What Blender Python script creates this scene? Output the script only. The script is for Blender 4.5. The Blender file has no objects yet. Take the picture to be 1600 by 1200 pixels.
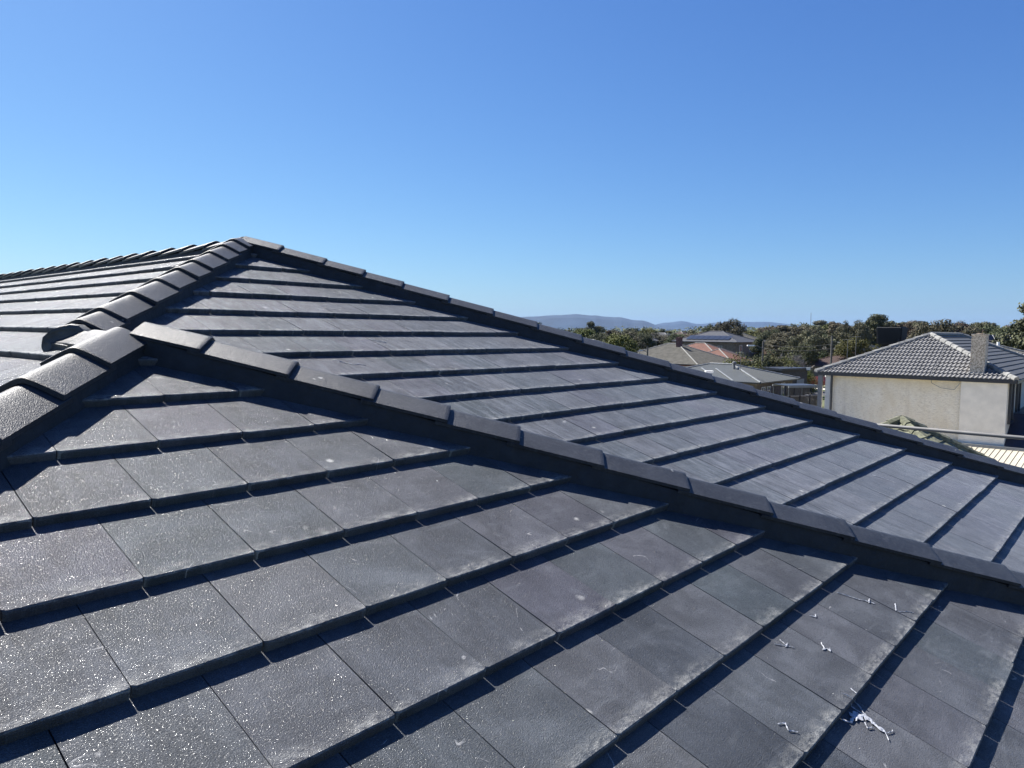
import bpy, bmesh, math, random
from mathutils import Vector, Matrix, noise
random.seed(7)
PI = math.pi
S = bpy.context.scene
C = S.collection
rad = math.radians

# ------------------------------------------------------------------ camera, sky, sun, exposure
ZB = 7.4                                   # height of the front roof apex above the ground
CAM = Vector((-1.2936, -3.2249, 0.0661 + ZB))
YAW, PIT, ROL, FPX = 0.84973, -0.072304, 0.010271, 1136.15
F = Vector((math.sin(YAW) * math.cos(PIT), math.cos(YAW) * math.cos(PIT), math.sin(PIT)))
R0 = Vector((math.cos(YAW), -math.sin(YAW), 0)); U0 = R0.cross(F)
RR = math.cos(ROL) * R0 + math.sin(ROL) * U0; UU = -math.sin(ROL) * R0 + math.cos(ROL) * U0
cam = bpy.data.cameras.new('camera'); camo = bpy.data.objects.new('camera', cam); C.objects.link(camo)
cam.sensor_width = 36; cam.lens = FPX / 1600 * 36; cam.clip_start = .05; cam.clip_end = 60000
m3 = Matrix((RR, UU, -F)).transposed(); camo.matrix_world = Matrix.Translation(CAM) @ m3.to_4x4()
S.camera = camo
SUN_EL, SUN_AZ = 49.5, 1.0               # azimuth from +Y towards +X
W = bpy.data.worlds.new('World'); S.world = W; W.use_nodes = True
sky = W.node_tree.nodes.new('ShaderNodeTexSky'); sky.sky_type = 'NISHITA'; sky.sun_disc = False
sky.sun_elevation = rad(SUN_EL); sky.sun_rotation = rad(SUN_AZ)
sky.air_density = 1.0; sky.dust_density = 0.5; sky.ozone_density = 2.0; sky.altitude = 50
# camera-like colour response of the sky, channel by channel
wn = W.node_tree; sp_ = wn.nodes.new('ShaderNodeSeparateColor'); cb_ = wn.nodes.new('ShaderNodeCombineColor'); wn.links.new(sky.outputs[0], sp_.inputs[0])
for k, (ga, sc) in enumerate(((1.15, .288), (1.04, .482), (.73, 1.19))):
    p_ = wn.nodes.new('ShaderNodeMath'); p_.operation = 'POWER'; p_.inputs[1].default_value = ga; wn.links.new(sp_.outputs[k], p_.inputs[0])
    q_ = wn.nodes.new('ShaderNodeMath'); q_.operation = 'MULTIPLY'; q_.inputs[1].default_value = sc; wn.links.new(p_.outputs[0], q_.inputs[0]); wn.links.new(q_.outputs[0], cb_.inputs[k])
wn.links.new(cb_.outputs[0], wn.nodes['Background'].inputs[0])
W.node_tree.nodes['Background'].inputs[1].default_value = 0.0695
sl = bpy.data.lights.new('sun', 'SUN'); sl.energy = 5.0; sl.angle = rad(.55); sl.color = (1, .955, .89)
so = bpy.data.objects.new('sun', sl); C.objects.link(so); so.location = (0, 0, 60)
sv = Vector((math.sin(rad(SUN_AZ)) * math.cos(rad(SUN_EL)), math.cos(rad(SUN_AZ)) * math.cos(rad(SUN_EL)), math.sin(rad(SUN_EL))))
so.rotation_euler = (-sv).to_track_quat('-Z', 'Y').to_euler()
S.view_settings.view_transform = 'Standard'; S.view_settings.look = 'None'
S.view_settings.exposure = 1.35; S.view_settings.gamma = 1

def at(px, D, z=0.0):
    """world point at forward distance D (metres) on the bearing of a photo column"""
    t = (px - 800) / FPX
    f = Vector((math.sin(YAW), math.cos(YAW), 0)); r = Vector((math.cos(YAW), -math.sin(YAW), 0))
    p = Vector((CAM.x, CAM.y, 0)) + D * (f + t * r)
    return Vector((p.x, p.y, z))

# ------------------------------------------------------------------ materials
def newmat(name):
    m = bpy.data.materials.new(name); m.use_nodes = True
    nt = m.node_tree; b = nt.nodes['Principled BSDF']
    return m, nt, b
def N(nt, t, **k):
    n = nt.nodes.new(t)
    for a, v in k.items():
        if a in n.inputs.keys() if hasattr(n.inputs, 'keys') else False: n.inputs[a].default_value = v
        else: setattr(n, a, v)
    return n
def noi(nt, vec, scale, detail=3, rough=.55, dist=0.0):
    n = nt.nodes.new('ShaderNodeTexNoise'); n.inputs['Scale'].default_value = scale
    n.inputs['Detail'].default_value = detail; n.inputs['Roughness'].default_value = rough; n.inputs['Distortion'].default_value = dist
    if vec is not None: nt.links.new(vec, n.inputs['Vector'])
    return n.outputs['Fac']
def ramp(nt, fac, stops):
    r = nt.nodes.new('ShaderNodeValToRGB'); e = r.color_ramp.elements
    while len(e) > 1: e.remove(e[-1])
    e[0].position = stops[0][0]; e[0].color = (*stops[0][1], 1) if len(stops[0][1]) == 3 else stops[0][1]
    for p, c in stops[1:]:
        k = e.new(p); k.color = (*c, 1)
    nt.links.new(fac, r.inputs[0]); return r.outputs[0]
def g3(v): return (v, v, v)
def mth(nt, op, a, b=None, clamp=False):
    n = nt.nodes.new('ShaderNodeMath'); n.operation = op; n.use_clamp = clamp
    for i, x in enumerate((a, b)):
        if x is None: continue
        if isinstance(x, (int, float)): n.inputs[i].default_value = x
        else: nt.links.new(x, n.inputs[i])
    return n.outputs[0]
def mixc(nt, fac, a, b, mode='MIX'):
    n = nt.nodes.new('ShaderNodeMix'); n.data_type = 'RGBA'; n.blend_type = mode
    for i, x in ((0, fac), (6, a), (7, b)):
        if isinstance(x, (int, float)): n.inputs[i].default_value = x
        elif isinstance(x, tuple): n.inputs[i].default_value = (*x, 1)
        else: nt.links.new(x, n.inputs[i])
    return n.outputs[2]
def mapping(nt, vec, scale=(1, 1, 1), rot=(0, 0, 0)):
    n = nt.nodes.new('ShaderNodeMapping'); n.inputs['Scale'].default_value = scale; n.inputs['Rotation'].default_value = rot
    nt.links.new(vec, n.inputs[0]); return n.outputs[0]
def bump(nt, b, h, strength, dist):
    n = nt.nodes.new('ShaderNodeBump'); n.inputs['Strength'].default_value = strength; n.inputs['Distance'].default_value = dist
    nt.links.new(h, n.inputs['Height']); nt.links.new(n.outputs[0], b.inputs['Normal']); nt.links.new(n.outputs[0], b.inputs['Coat Normal']); return n
def objc(nt): return nt.nodes.new('ShaderNodeTexCoord').outputs['Object']

def simple(name, col, rough=.7, var=.25, scale=3, bscale=None, bstr=.3, metal=0, bdist=.01):
    m, nt, b = newmat(name); oc = objc(nt)
    f = noi(nt, oc, scale, 5, .6)
    lo = tuple(c * (1 - var) for c in col); hi = tuple(min(1, c * (1 + var)) for c in col)
    nt.links.new(ramp(nt, f, [(.3, lo), (.7, hi)]), b.inputs['Base Color'])
    b.inputs['Roughness'].default_value = rough; b.inputs['Metallic'].default_value = metal
    if bscale: bump(nt, b, noi(nt, oc, bscale, 4), bstr, bdist)
    return m

def tile_material(name, dust_sheen):
    m, nt, b = newmat(name); L = nt.links
    geo = nt.nodes.new('ShaderNodeTexCoord').outputs['Object']
    uv = nt.nodes.new('ShaderNodeUVMap'); uv.uv_map = 'tile'
    rn = nt.nodes.new('ShaderNodeUVMap'); rn.uv_map = 'rnd'
    su = nt.nodes.new('ShaderNodeSeparateXYZ'); L.new(uv.outputs[0], su.inputs[0]); u, v = su.outputs[0], su.outputs[1]
    sr = nt.nodes.new('ShaderNodeSeparateXYZ'); L.new(rn.outputs[0], sr.inputs[0]); r1, r2 = sr.outputs[0], sr.outputs[1]
    # per-tile texture space: (u, v) metres plus a random offset
    cb = nt.nodes.new('ShaderNodeCombineXYZ')
    L.new(mth(nt, 'ADD', u, mth(nt, 'MULTIPLY', r1, 37.0)), cb.inputs[0]); L.new(mth(nt, 'ADD', v, mth(nt, 'MULTIPLY', r2, 53.0)), cb.inputs[1])
    tv = cb.outputs[0]
    tint = ramp(nt, r2, [(0, (.044, .049, .057)), (.25, (.064, .067, .075)), (.45, (.049, .058, .065)), (.65, (.066, .069, .077)), (.82, (.055, .056, .069)), (1, (.076, .080, .086))])
    cl = noi(nt, tv, 4.5, 5, .6, .6)
    base = mixc(nt, 1.0, tint, ramp(nt, cl, [(.28, g3(.72)), (.5, g3(1)), (.75, g3(1.55))]), 'MULTIPLY')
    if dust_sheen > .7:  # grazing sheen of the main slope put into its colour, growing towards +X
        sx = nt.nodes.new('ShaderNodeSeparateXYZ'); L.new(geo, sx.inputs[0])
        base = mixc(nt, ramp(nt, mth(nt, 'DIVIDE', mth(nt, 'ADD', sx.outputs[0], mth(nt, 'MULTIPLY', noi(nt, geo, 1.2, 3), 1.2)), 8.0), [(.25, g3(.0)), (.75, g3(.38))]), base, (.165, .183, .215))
    # brushed dust along the slope
    st = noi(nt, mapping(nt, tv, (26, 4.5, 1)), 1.0, 5, .75, .8)
    big = noi(nt, geo, .7, 3, .6)
    du = mth(nt, 'MULTIPLY', ramp(nt, st, [(.44, g3(0)), (.74, g3(1))]), ramp(nt, big, [(.35, g3(.2)), (.7, g3(1))]))
    base = mixc(nt, mth(nt, 'MULTIPLY', du, dust_sheen), base, (.1480, .1628, .1924) if dust_sheen < .7 else (.235, .255, .29))
    wipe = noi(nt, mapping(nt, tv, (3, 9, 1), (0, 0, .5)), 1.3, 4, .65, 1.2)
    base = mixc(nt, ramp(nt, wipe, [(.55, g3(0)), (.8, g3(.40))]), base, (.1480, .1591, .1739))
    # chalky wear by the front edge
    ed = mth(nt, 'SUBTRACT', 1.0, mth(nt, 'DIVIDE', v, .055), True)
    en = noi(nt, mapping(nt, tv, (22, 40, 1)), 1.0, 5, .75)
    pr = noi(nt, mapping(nt, tv, (5, 2, 1)), 1.0, 2, .5)
    ed = mth(nt, 'MULTIPLY', ed, mth(nt, 'GREATER_THAN', v, .0015))
    chalk = mth(nt, 'MULTIPLY', mth(nt, 'MULTIPLY', ed, ramp(nt, en, [(.42, g3(0)), (.66, g3(1))])), ramp(nt, pr, [(.36, g3(.12)), (.55, g3(1))]))
    base = mixc(nt, mth(nt, 'MULTIPLY', chalk, .74), base, (.3700, .3700, .3478))
    # dabs near the front edge
    vo = nt.nodes.new('ShaderNodeTexVoronoi'); vo.inputs['Scale'].default_value = 9; L.new(tv, vo.inputs['Vector'])
    wob = mth(nt, 'MULTIPLY', mth(nt, 'SUBTRACT', noi(nt, tv, 60, 3), .5), .16)
    dd = mth(nt, 'ADD', vo.outputs['Distance'], wob)
    sel = ramp(nt, vo.outputs['Color'], [(.0, g3(1)), (.20, g3(1)), (.21, g3(0))])
    dab = mth(nt, 'MULTIPLY', ramp(nt, dd, [(.06, g3(1)), (.16, g3(0))]), mth(nt, 'MULTIPLY', sel, ramp(nt, v, [(.10, g3(1)), (.16, g3(.0))])))
    base = mixc(nt, mth(nt, 'MULTIPLY', dab, .7), base, (.4440, .4440, .4218))
    # fine scratches
    sn = noi(nt, mapping(nt, tv, (1, 1, 1), (0, 0, .9)), 3.2, 2, .4, 1.6)
    ln = mth(nt, 'LESS_THAN', mth(nt, 'ABSOLUTE', mth(nt, 'SUBTRACT', sn, .5)), .0045)
    gate = ramp(nt, noi(nt, tv, 9, 4, .7), [(.57, g3(0)), (.63, g3(1))])
    scr = mth(nt, 'MULTIPLY', mth(nt, 'MULTIPLY', ln, gate), mth(nt, 'GREATER_THAN', r1, .45))
    base = mixc(nt, mth(nt, 'MULTIPLY', scr, .5), base, (.3700, .3700, .3700))
    grain = noi(nt, geo, 330, 2, .6)
    base = mixc(nt, 1.0, base, ramp(nt, grain, [(.3, g3(.72)), (.7, g3(1.3))]), 'MULTIPLY')
    L.new(base, b.inputs['Base Color'])
    gl = ramp(nt, noi(nt, geo, 260, 1, .5), [(.56, g3(0)), (.64, g3(1))])
    L.new(mth(nt, 'SUBTRACT', mth(nt, 'ADD', mth(nt, 'MULTIPLY', noi(nt, tv, 12, 4), .24), .45), mth(nt, 'MULTIPLY', gl, .40)), b.inputs['Roughness'])
    b.inputs['IOR'].default_value = 1.5; L.new(mth(nt, 'ADD', .09, mth(nt, 'MULTIPLY', gl, .46)), b.inputs['Specular IOR Level'])
    h = mth(nt, 'ADD', noi(nt, geo, 300, 2, .6), mth(nt, 'MULTIPLY', noi(nt, geo, 75, 3, .6), .35))
    bump(nt, b, h, 1.0, .0028)
    return m
M = {}
M['tile'] = tile_material('slate_concrete_tile', .36)
M['tile_dusty_sheen'] = tile_material('dusty_sheen_slate_concrete_tile', .71)  # lighter copy: more dust streaks plus painted-in sheen
def cap_material():
    m, nt, b = newmat('grey_ridge_cap'); oc = nt.nodes.new('ShaderNodeNewGeometry').outputs['Position']
    f = noi(nt, oc, 5, 5, .65); st = noi(nt, mapping(nt, oc, (60, 60, 6)), 1, 4, .7)
    c = ramp(nt, f, [(.3, (.021, .0235, .029)), (.7, (.041, .0445, .052))])
    c = mixc(nt, ramp(nt, st, [(.5, g3(0)), (.8, g3(.3))]), c, (.1440, .1512, .1584))
    c = mixc(nt, ramp(nt, noi(nt, oc, 17, 3, .6), [(.70, g3(0)), (.76, g3(.55))]), c, (.5, .5, .48))
    nt.links.new(c, b.inputs['Base Color']); b.inputs['Roughness'].default_value = .44
    b.inputs['Specular IOR Level'].default_value = .30
    h = mth(nt, 'ADD', noi(nt, oc, 260, 2, .6), mth(nt, 'MULTIPLY', noi(nt, oc, 75, 3, .6), .5))
    bump(nt, b, h, 1.0, .0024); return m
M['cap'] = cap_material()
M['pointing'] = simple('dark_pointing', (.0172, .0203, .0265), .75, .3, 14, 60, .4)
M['underlay'] = simple('roof_underlay', (.0234, .0234, .0273), .9)
M['brick'] = None
def brick_mat(name, c1, c2, mort, sc=1.0):
    m, nt, b = newmat(name); oc = objc(nt)
    sep = nt.nodes.new('ShaderNodeSeparateXYZ'); nt.links.new(oc, sep.inputs[0])
    cb = nt.nodes.new('ShaderNodeCombineXYZ'); nt.links.new(mth(nt, 'ADD', sep.outputs[0], sep.outputs[1]), cb.inputs[0]); nt.links.new(sep.outputs[2], cb.inputs[1])
    t = nt.nodes.new('ShaderNodeTexBrick'); nt.links.new(cb.outputs[0], t.inputs[0])
    t.inputs['Color1'].default_value = (*c1, 1); t.inputs['Color2'].default_value = (*c2, 1); t.inputs['Mortar'].default_value = (*mort, 1)
    t.inputs['Scale'].default_value = 1; t.inputs['Brick Width'].default_value = .24 * sc; t.inputs['Row Height'].default_value = .086 * sc; t.inputs['Mortar Size'].default_value = .01
    nt.links.new(mixc(nt, 1.0, t.outputs[0], ramp(nt, noi(nt, oc, 2.5, 4), [(.3, g3(.75)), (.7, g3(1.2))]), 'MULTIPLY'), b.inputs['Base Color'])
    b.inputs['Roughness'].default_value = .9; return m
M['brick'] = brick_mat('tan_brick', (.1400, .1050, .0770), (.1820, .1400, .1050), (.2100, .1960, .1750))
M['brick_red'] = brick_mat('red_brick', (.1540, .0490, .0350), (.1120, .0350, .0280), (.1750, .1400, .1260))
M['brick_dark'] = brick_mat('dark_brick', (.0700, .0595, .0525), (.0980, .0805, .0700), (.1260, .1190, .1120))
def wall_mat():
    m, nt, b = newmat('stained_cream_render'); oc = objc(nt)
    c = ramp(nt, noi(nt, oc, 1.3, 5, .6), [(.3, (.84, .76, .60)), (.7, (.90, .84, .70))])
    rough = noi(nt, mapping(nt, oc, (5, 5, 16)), 1.4, 6, .75, .8)
    c = mixc(nt, ramp(nt, rough, [(.46, g3(0)), (.66, g3(.55))]), c, (.46, .40, .31))
    st = noi(nt, mapping(nt, oc, (2.2, 2.2, .10)), 1, 5, .65)
    c = mixc(nt, ramp(nt, st, [(.50, g3(0)), (.68, g3(.75))]), c, (.86, .80, .66))
    c = mixc(nt, ramp(nt, st, [(.30, g3(.45)), (.46, g3(0))]), c, (.55, .48, .38))
    sep = nt.nodes.new('ShaderNodeSeparateXYZ'); nt.links.new(oc, sep.inputs[0])
    top = mth(nt, 'ADD', sep.outputs[2], mth(nt, 'MULTIPLY', mth(nt, 'SUBTRACT', noi(nt, oc, 1.1, 3), .5), .7))
    c = mixc(nt, ramp(nt, mth(nt, 'DIVIDE', top, 6.0), [(.82, g3(0)), (.93, g3(.55))]), c, (.74, .60, .34))
    low = noi(nt, oc, 9, 5, .7)
    c = mixc(nt, ramp(nt, low, [(.56, g3(0)), (.7, g3(.4))]), c, (.40, .33, .22))
    c = mixc(nt, ramp(nt, noi(nt, mapping(nt, oc, (1, 1, .55)), .9, 5, .7, .6), [(.45, g3(0)), (.7, g3(.6))]), c, (.70, .60, .43))
    nt.links.new(c, b.inputs['Base Color']); b.inputs['Roughness'].default_value = .92
    bump(nt, b, noi(nt, mapping(nt, oc, (6, 6, 14)), 2.2, 6, .75), .8, .05); return m
M['cream'] = wall_mat()
M['cream_panel'] = simple('pale_patched_render', (.76, .71, .61), .92, .10, 2.2, 40, .5)
M['cream_plain'] = simple('pale_render', (.60, .58, .53), .9, .12, 3, 20, .3)
M['grey_board'] = simple('grey_board', (.2100, .2170, .2170), .7, .1, 2)
M['gutter'] = simple('charcoal_gutter', (.0390, .0406, .0429), .4, .15, 4)
M['pipe_grey'] = simple('grey_paint', (.1400, .1435, .1470), .5, .15, 4)
M['frame_dark'] = simple('dark_frame', (.0312, .0351, .0429), .4, .2, 4)
M['frame_white'] = simple('white_frame', (.75, .75, .73), .5, .06, 4)
def glass_mat():
    m, nt, b = newmat('window_glass'); b.inputs['Base Color'].default_value = (.03, .04, .05, 1); b.inputs['Roughness'].default_value = .06
    b.inputs['Specular IOR Level'].default_value = .8; return m
M['glass'] = glass_mat()
M['roof_grey'] = simple('weathered_grey_tile', (.140, .140, .140), .7, .22, 2.2, 25, .4)
M['roof_plain'] = simple('slate_grey_flat_tile', (.0525, .0560, .0588), .65, .18, 1.6, 25, .4)
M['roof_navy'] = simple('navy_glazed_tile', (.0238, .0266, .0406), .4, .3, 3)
M['roof_brown'] = simple('brown_tile', (.0595, .0350, .0294), .7, .3, 3)
M['roof_green'] = simple('lichen_grey_tile', (.0805, .0770, .0644), .85, .35, 1.5)
M['roof_moss'] = simple('mossy_tile', (.1330, .1365, .0910), .95, .6, 7, 30, .8)
M['roof_red'] = simple('terracotta_tile', (.1540, .0735, .0525), .8, .25, 2)
M['roof_slate'] = simple('blue_grey_tile', (.0700, .0735, .0840), .6, .2, 2)
M['metal_grey'] = simple('grey_roof_sheet', (.0735, .0805, .0784), .5, .06, .5)
M['metal_pale'] = simple('pale_roof_sheet', (.2520, .2695, .2940), .45, .08, 1)
M['metal_cream'] = simple('cream_roof_sheet', (.4368, .3978, .3120), .5, .1, 1.2)
M['metal_flash'] = simple('pale_flashing', (.2100, .2205, .2240), .45, .12, 2)
M['lichen_cap'] = simple('weathered_cap', (.2100, .2100, .1995), .8, .35, 5)
M['white'] = simple('white_paint', (.8, .8, .78), .5, .05, 3)
M['solar'] = simple('solar_panel', (.0210, .0252, .0385), .3, .2, 3)
M['black_plastic'] = simple('black_cooler_plastic', (.0078, .0094, .0109), .8, .2, 4, 30, .15)
M['stone'] = None
def stone_mat():
    m, nt, b = newmat('speckled_chimney_render'); oc = objc(nt)
    v = nt.nodes.new('ShaderNodeTexVoronoi'); v.inputs['Scale'].default_value = 16; nt.links.new(oc, v.inputs['Vector'])
    c = ramp(nt, mth(nt, 'ADD', mth(nt, 'MULTIPLY', v.outputs['Distance'], .7), mth(nt, 'MULTIPLY', noi(nt, oc, 12, 5, .7), .7)), [(.35, (.20, .165, .12)), (.6, (.42, .35, .26)), (.85, (.66, .57, .45))])
    nt.links.new(c, b.inputs['Base Color']); b.inputs['Roughness'].default_value = .95; bump(nt, b, noi(nt, oc, 30, 5), .9, .03); return m
M['stone'] = stone_mat()
M['timber'] = simple('grey_timber', (.0385, .0392, .0406), .85, .3, 3)
M['pole'] = simple('weathered_pole', (.1120, .1050, .0910), .85, .3, 4)
M['steel'] = simple('galvanised_steel', (.1400, .1400, .1365), .6, .2, 5)
M['asphalt'] = simple('asphalt', (.0595, .0595, .0630), .9, .2, 2)
M['concrete'] = simple('concrete', (.42, .40, .36), .9, .15, 2)
M['bounce_concrete'] = simple('bounce_concrete', (.27, .255, .23), .9, .2, .6)
M['verge'] = simple('verge_grass', (.0490, .0700, .0175), .95, .35, 1.2)
M['car_red'] = simple('maroon_car_paint', (.0840, .0154, .0126), .25, .05, 2)
M['car_white'] = simple('white_car_paint', (.78, .78, .78), .25, .03, 2)
M['rubber'] = simple('rubber', (.0140, .0140, .0140), .9)
M['film'] = simple('torn_white_film', (.3276, .3432, .3744), .5, .3, 90)
M['lead'] = simple('torn_flashing', (.0490, .0525, .0525), .55, .35, 18, 40, .6)

def foliage(name, c1, c2, c3):
    m, nt, b = newmat(name)
    g = nt.nodes.new('ShaderNodeNewGeometry'); oi = nt.nodes.new('ShaderNodeObjectInfo')
    f = mth(nt, 'ADD', mth(nt, 'MULTIPLY', g.outputs['Random Per Island'], .6), mth(nt, 'MULTIPLY', noi(nt, objc(nt), .5, 3), .5))
    c = ramp(nt, f, [(.15, c1), (.5, c2), (.9, c3)])
    hs = nt.nodes.new('ShaderNodeHueSaturation'); nt.links.new(c, hs.inputs['Color'])
    nt.links.new(mth(nt, 'ADD', .47, mth(nt, 'MULTIPLY', oi.outputs['Random'], .05)), hs.inputs['Hue'])
    nt.links.new(mth(nt, 'ADD', .75, mth(nt, 'MULTIPLY', oi.outputs['Random'], .55)), hs.inputs['Value'])
    nt.links.new(hs.outputs[0], b.inputs['Base Color']); b.inputs['Roughness'].default_value = .75
    b.inputs['Specular IOR Level'].default_value = .25
    return m
M['leaf_dark'] = foliage('dark_leaves', (.0238, .0322, .0140), (.0490, .0588, .0252), (.0980, .1050, .0490))
M['leaf_olive'] = foliage('olive_leaves', (.0350, .0420, .0084), (.0700, .0770, .0154), (.1190, .1190, .0315))
M['leaf_gum'] = foliage('gum_leaves', (.0406, .0420, .0224), (.0735, .0735, .0392), (.1470, .1330, .0805))
M['leaf_lime'] = foliage('lime_leaves', (.0420, .0595, .0084), (.0770, .0980, .0175), (.1260, .1470, .0350))
M['leaf_brown'] = foliage('russet_leaves', (.0420, .0336, .0210), (.0770, .0595, .0364), (.1330, .1050, .0700))
M['bark'] = simple('bark', (.0700, .0595, .0490), .95, .3, 5)
M['bark_pale'] = simple('pale_bark', (.2800, .2520, .2170), .9, .25, 3)

# ------------------------------------------------------------------ object helpers
def tag(o, label=None, cat=None, group=None, kind=None):
    if label: o['label'] = label
    if cat: o['category'] = cat
    if group: o['group'] = group
    if kind: o['kind'] = kind
    return o
def thing(name, label, cat, loc=(0, 0, 0), rz=0, group=None):
    o = bpy.data.objects.new(name, None); C.objects.link(o); o.location = loc; o.rotation_euler = (0, 0, rz)
    o.empty_display_size = .3
    return tag(o, label, cat, group)
def bobj(name, bm, mat, parent=None, smooth=False):
    me = bpy.data.meshes.new(name); bm.to_mesh(me); bm.free()
    if smooth:
        for p in me.polygons: p.use_smooth = True
    o = bpy.data.objects.new(name, me); C.objects.link(o); me.materials.append(mat)
    if parent: o.parent = parent
    return o
class MB:
    def __init__(s): s.v = []; s.f = []
    def quad(s, a, b, c, d):
        n = len(s.v); s.v += [tuple(a), tuple(b), tuple(c), tuple(d)]; s.f.append((n, n + 1, n + 2, n + 3)); return s
    def tri(s, a, b, c):
        n = len(s.v); s.v += [tuple(a), tuple(b), tuple(c)]; s.f.append((n, n + 1, n + 2)); return s
    def box(s, x0, x1, y0, y1, z0, z1):
        n = len(s.v)
        s.v += [(x, y, z) for z in (z0, z1) for (x, y) in ((x0, y0), (x1, y0), (x1, y1), (x0, y1))]
        for f in ((3, 2, 1, 0), (4, 5, 6, 7), (0, 1, 5, 4), (1, 2, 6, 5), (2, 3, 7, 6), (3, 0, 4, 7)): s.f.append(tuple(n + i for i in f))
        return s
    def beam(s, p, q, w, h=None, up=Vector((0, 0, 1))):
        h = h or w; p = Vector(p); q = Vector(q); d = (q - p).normalized()
        a = d.cross(up)
        if a.length < 1e-4: a = d.cross(Vector((1, 0, 0)))
        a.normalize(); b = a.cross(d).normalized(); n = len(s.v)
        for e in (p, q):
            for i, j in ((-1, -1), (1, -1), (1, 1), (-1, 1)): s.v.append(tuple(e + a * w / 2 * i + b * h / 2 * j))
        for f in ((3, 2, 1, 0), (4, 5, 6, 7), (0, 1, 5, 4), (1, 2, 6, 5), (2, 3, 7, 6), (3, 0, 4, 7)): s.f.append(tuple(n + i for i in f))
        return s
    def tube(s, pts, rs, k=8, cap=True):
        pts = [Vector(p) for p in pts]
        if not isinstance(rs, (list, tuple)): rs = [rs] * len(pts)
        base = len(s.v)
        ref = None
        for i, p in enumerate(pts):
            d = (pts[min(i + 1, len(pts) - 1)] - pts[max(i - 1, 0)]).normalized()
            if ref is None: ref = d.orthogonal().normalized()
            a = (ref - d * ref.dot(d)); a = a.normalized() if a.length > 1e-5 else d.orthogonal().normalized(); ref = a
            b = d.cross(a)
            for j in range(k):
                t = 2 * PI * j / k; s.v.append(tuple(p + (a * math.cos(t) + b * math.sin(t)) * rs[i]))
        for i in range(len(pts) - 1):
            for j in range(k):
                s.f.append((base + i * k + j, base + i * k + (j + 1) % k, base + (i + 1) * k + (j + 1) % k, base + (i + 1) * k + j))
        if cap:
            s.f.append(tuple(base + j for j in reversed(range(k)))); s.f.append(tuple(base + (len(pts) - 1) * k + j for j in range(k)))
        return s
    def build(s, name, mat, parent=None, smooth=False, loc=None):
        me = bpy.data.meshes.new(name); me.from_pydata(s.v, [], s.f); me.validate(); me.update(); me.materials.append(mat)
        if smooth:
            for p in me.polygons: p.use_smooth = True
        o = bpy.data.objects.new(name, me); C.objects.link(o)
        if parent: o.parent = parent
        if loc: o.location = loc
        return o

# ------------------------------------------------------------------ setting
g = MB()
def ground():
    n = 24; R = [0, 40, 90, 160, 260, 420, 700, 1200, 2200, 4000, 8000, 16000]
    vs = []
    for i, r in enumerate(R):
        for j in range(48):
            a = 2 * PI * j / 48; vs.append((r * math.cos(a), r * math.sin(a), 0))
    for i in range(len(R) - 1):
        for j in range(48):
            a, b, c, d = i * 48 + j, i * 48 + (j + 1) % 48, (i + 1) * 48 + (j + 1) % 48, (i + 1) * 48 + j
            if i == 0: g.tri(vs[a], vs[d], vs[c])
            else: g.quad(vs[a], vs[d], vs[c], vs[b])
ground()
def ground_mat():
    m, nt, b = newmat('suburban_ground'); oc = objc(nt)
    c = ramp(nt, noi(nt, oc, .05, 6, .65), [(.35, (.06, .075, .03)), (.5, (.10, .11, .05)), (.65, (.19, .17, .13))])
    c = mixc(nt, ramp(nt, noi(nt, oc, 1.7, 4), [(.3, g3(0)), (.8, g3(.5))]), c, (.06, .07, .03))
    nt.links.new(c, b.inputs['Base Color']); b.inputs['Roughness'].default_value = .95; return m
tag(g.build('ground', ground_mat()), kind='structure')
tag(MB().box(89.3, 95.2, -160, 190, -.3, .006).build('road', M['asphalt']), kind='structure')
tag(MB().box(89.0, 89.3, -160, 190, -.3, .13).build('kerb', M['concrete']), kind='structure')
tag(MB().box(95.2, 95.5, -160, 190, -.3, .13).build('kerb', M['concrete']), kind='structure')
tag(MB().box(95.5, 98.7, -160, 190, -.3, .12).build('grass_verge', M['verge']), kind='structure')
tag(MB().box(98.7, 101.2, -160, 190, -.3, .128).build('pavement', M['concrete']), kind='structure')
tag(MB().box(84.5, 89.0, -160, 190, -.3, .11).build('grass_verge', M['verge']), kind='structure')

def hills(name, D, prof, base=-20):
    m = MB(); n = 90
    x0, x1 = prof[0][0], prof[-1][0]; cols = []
    for i in range(n * 4 + 1):
        px = x0 + (x1 - x0) * i / (n * 4)
        for k in range(len(prof) - 1):
            if prof[k][0] <= px <= prof[k + 1][0]:
                t = (px - prof[k][0]) / (prof[k + 1][0] - prof[k][0]); t = t * t * (3 - 2 * t)
                h = prof[k][1] * (1 - t) + prof[k + 1][1] * t; break
        z = CAM.z + h / FPX * D
        z += (noise.fractal(Vector((px * .045, D * .01, 0)), 1, 2, 4)) * D * .0007
        t_ = [(-.09, base), (-.06, base + (z - base) * .45), (-.03, base + (z - base) * .8), (0, z), (.05, base + (z - base) * .75), (.12, base)]
        col = []
        for q, zz in t_:
            p = at(px, D * (1 + q), zz + noise.noise(Vector((px * .03, q * 40, 3))) * D * .0009 * (1 if q else 0)); col.append(p)
        cols.append(col)
    for a, b in zip(cols, cols[1:]):
        for j in range(5): m.quad(a[j], b[j], b[j + 1], a[j + 1])
    return tag(m.build(name, M['hill'], smooth=True), kind='structure')
M['hill'] = simple('forested_hills', (.014, .028, .045), .95, .35, .004)
hills('hills', 8200, [(300, 6), (600, 14), (760, 19), (800, 21), (832, 23.5), (870, 26), (900, 27.5), (925, 26), (960, 23.5), (1000, 19), (1030, 11), (1060, 6), (1200, 2)])
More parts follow.
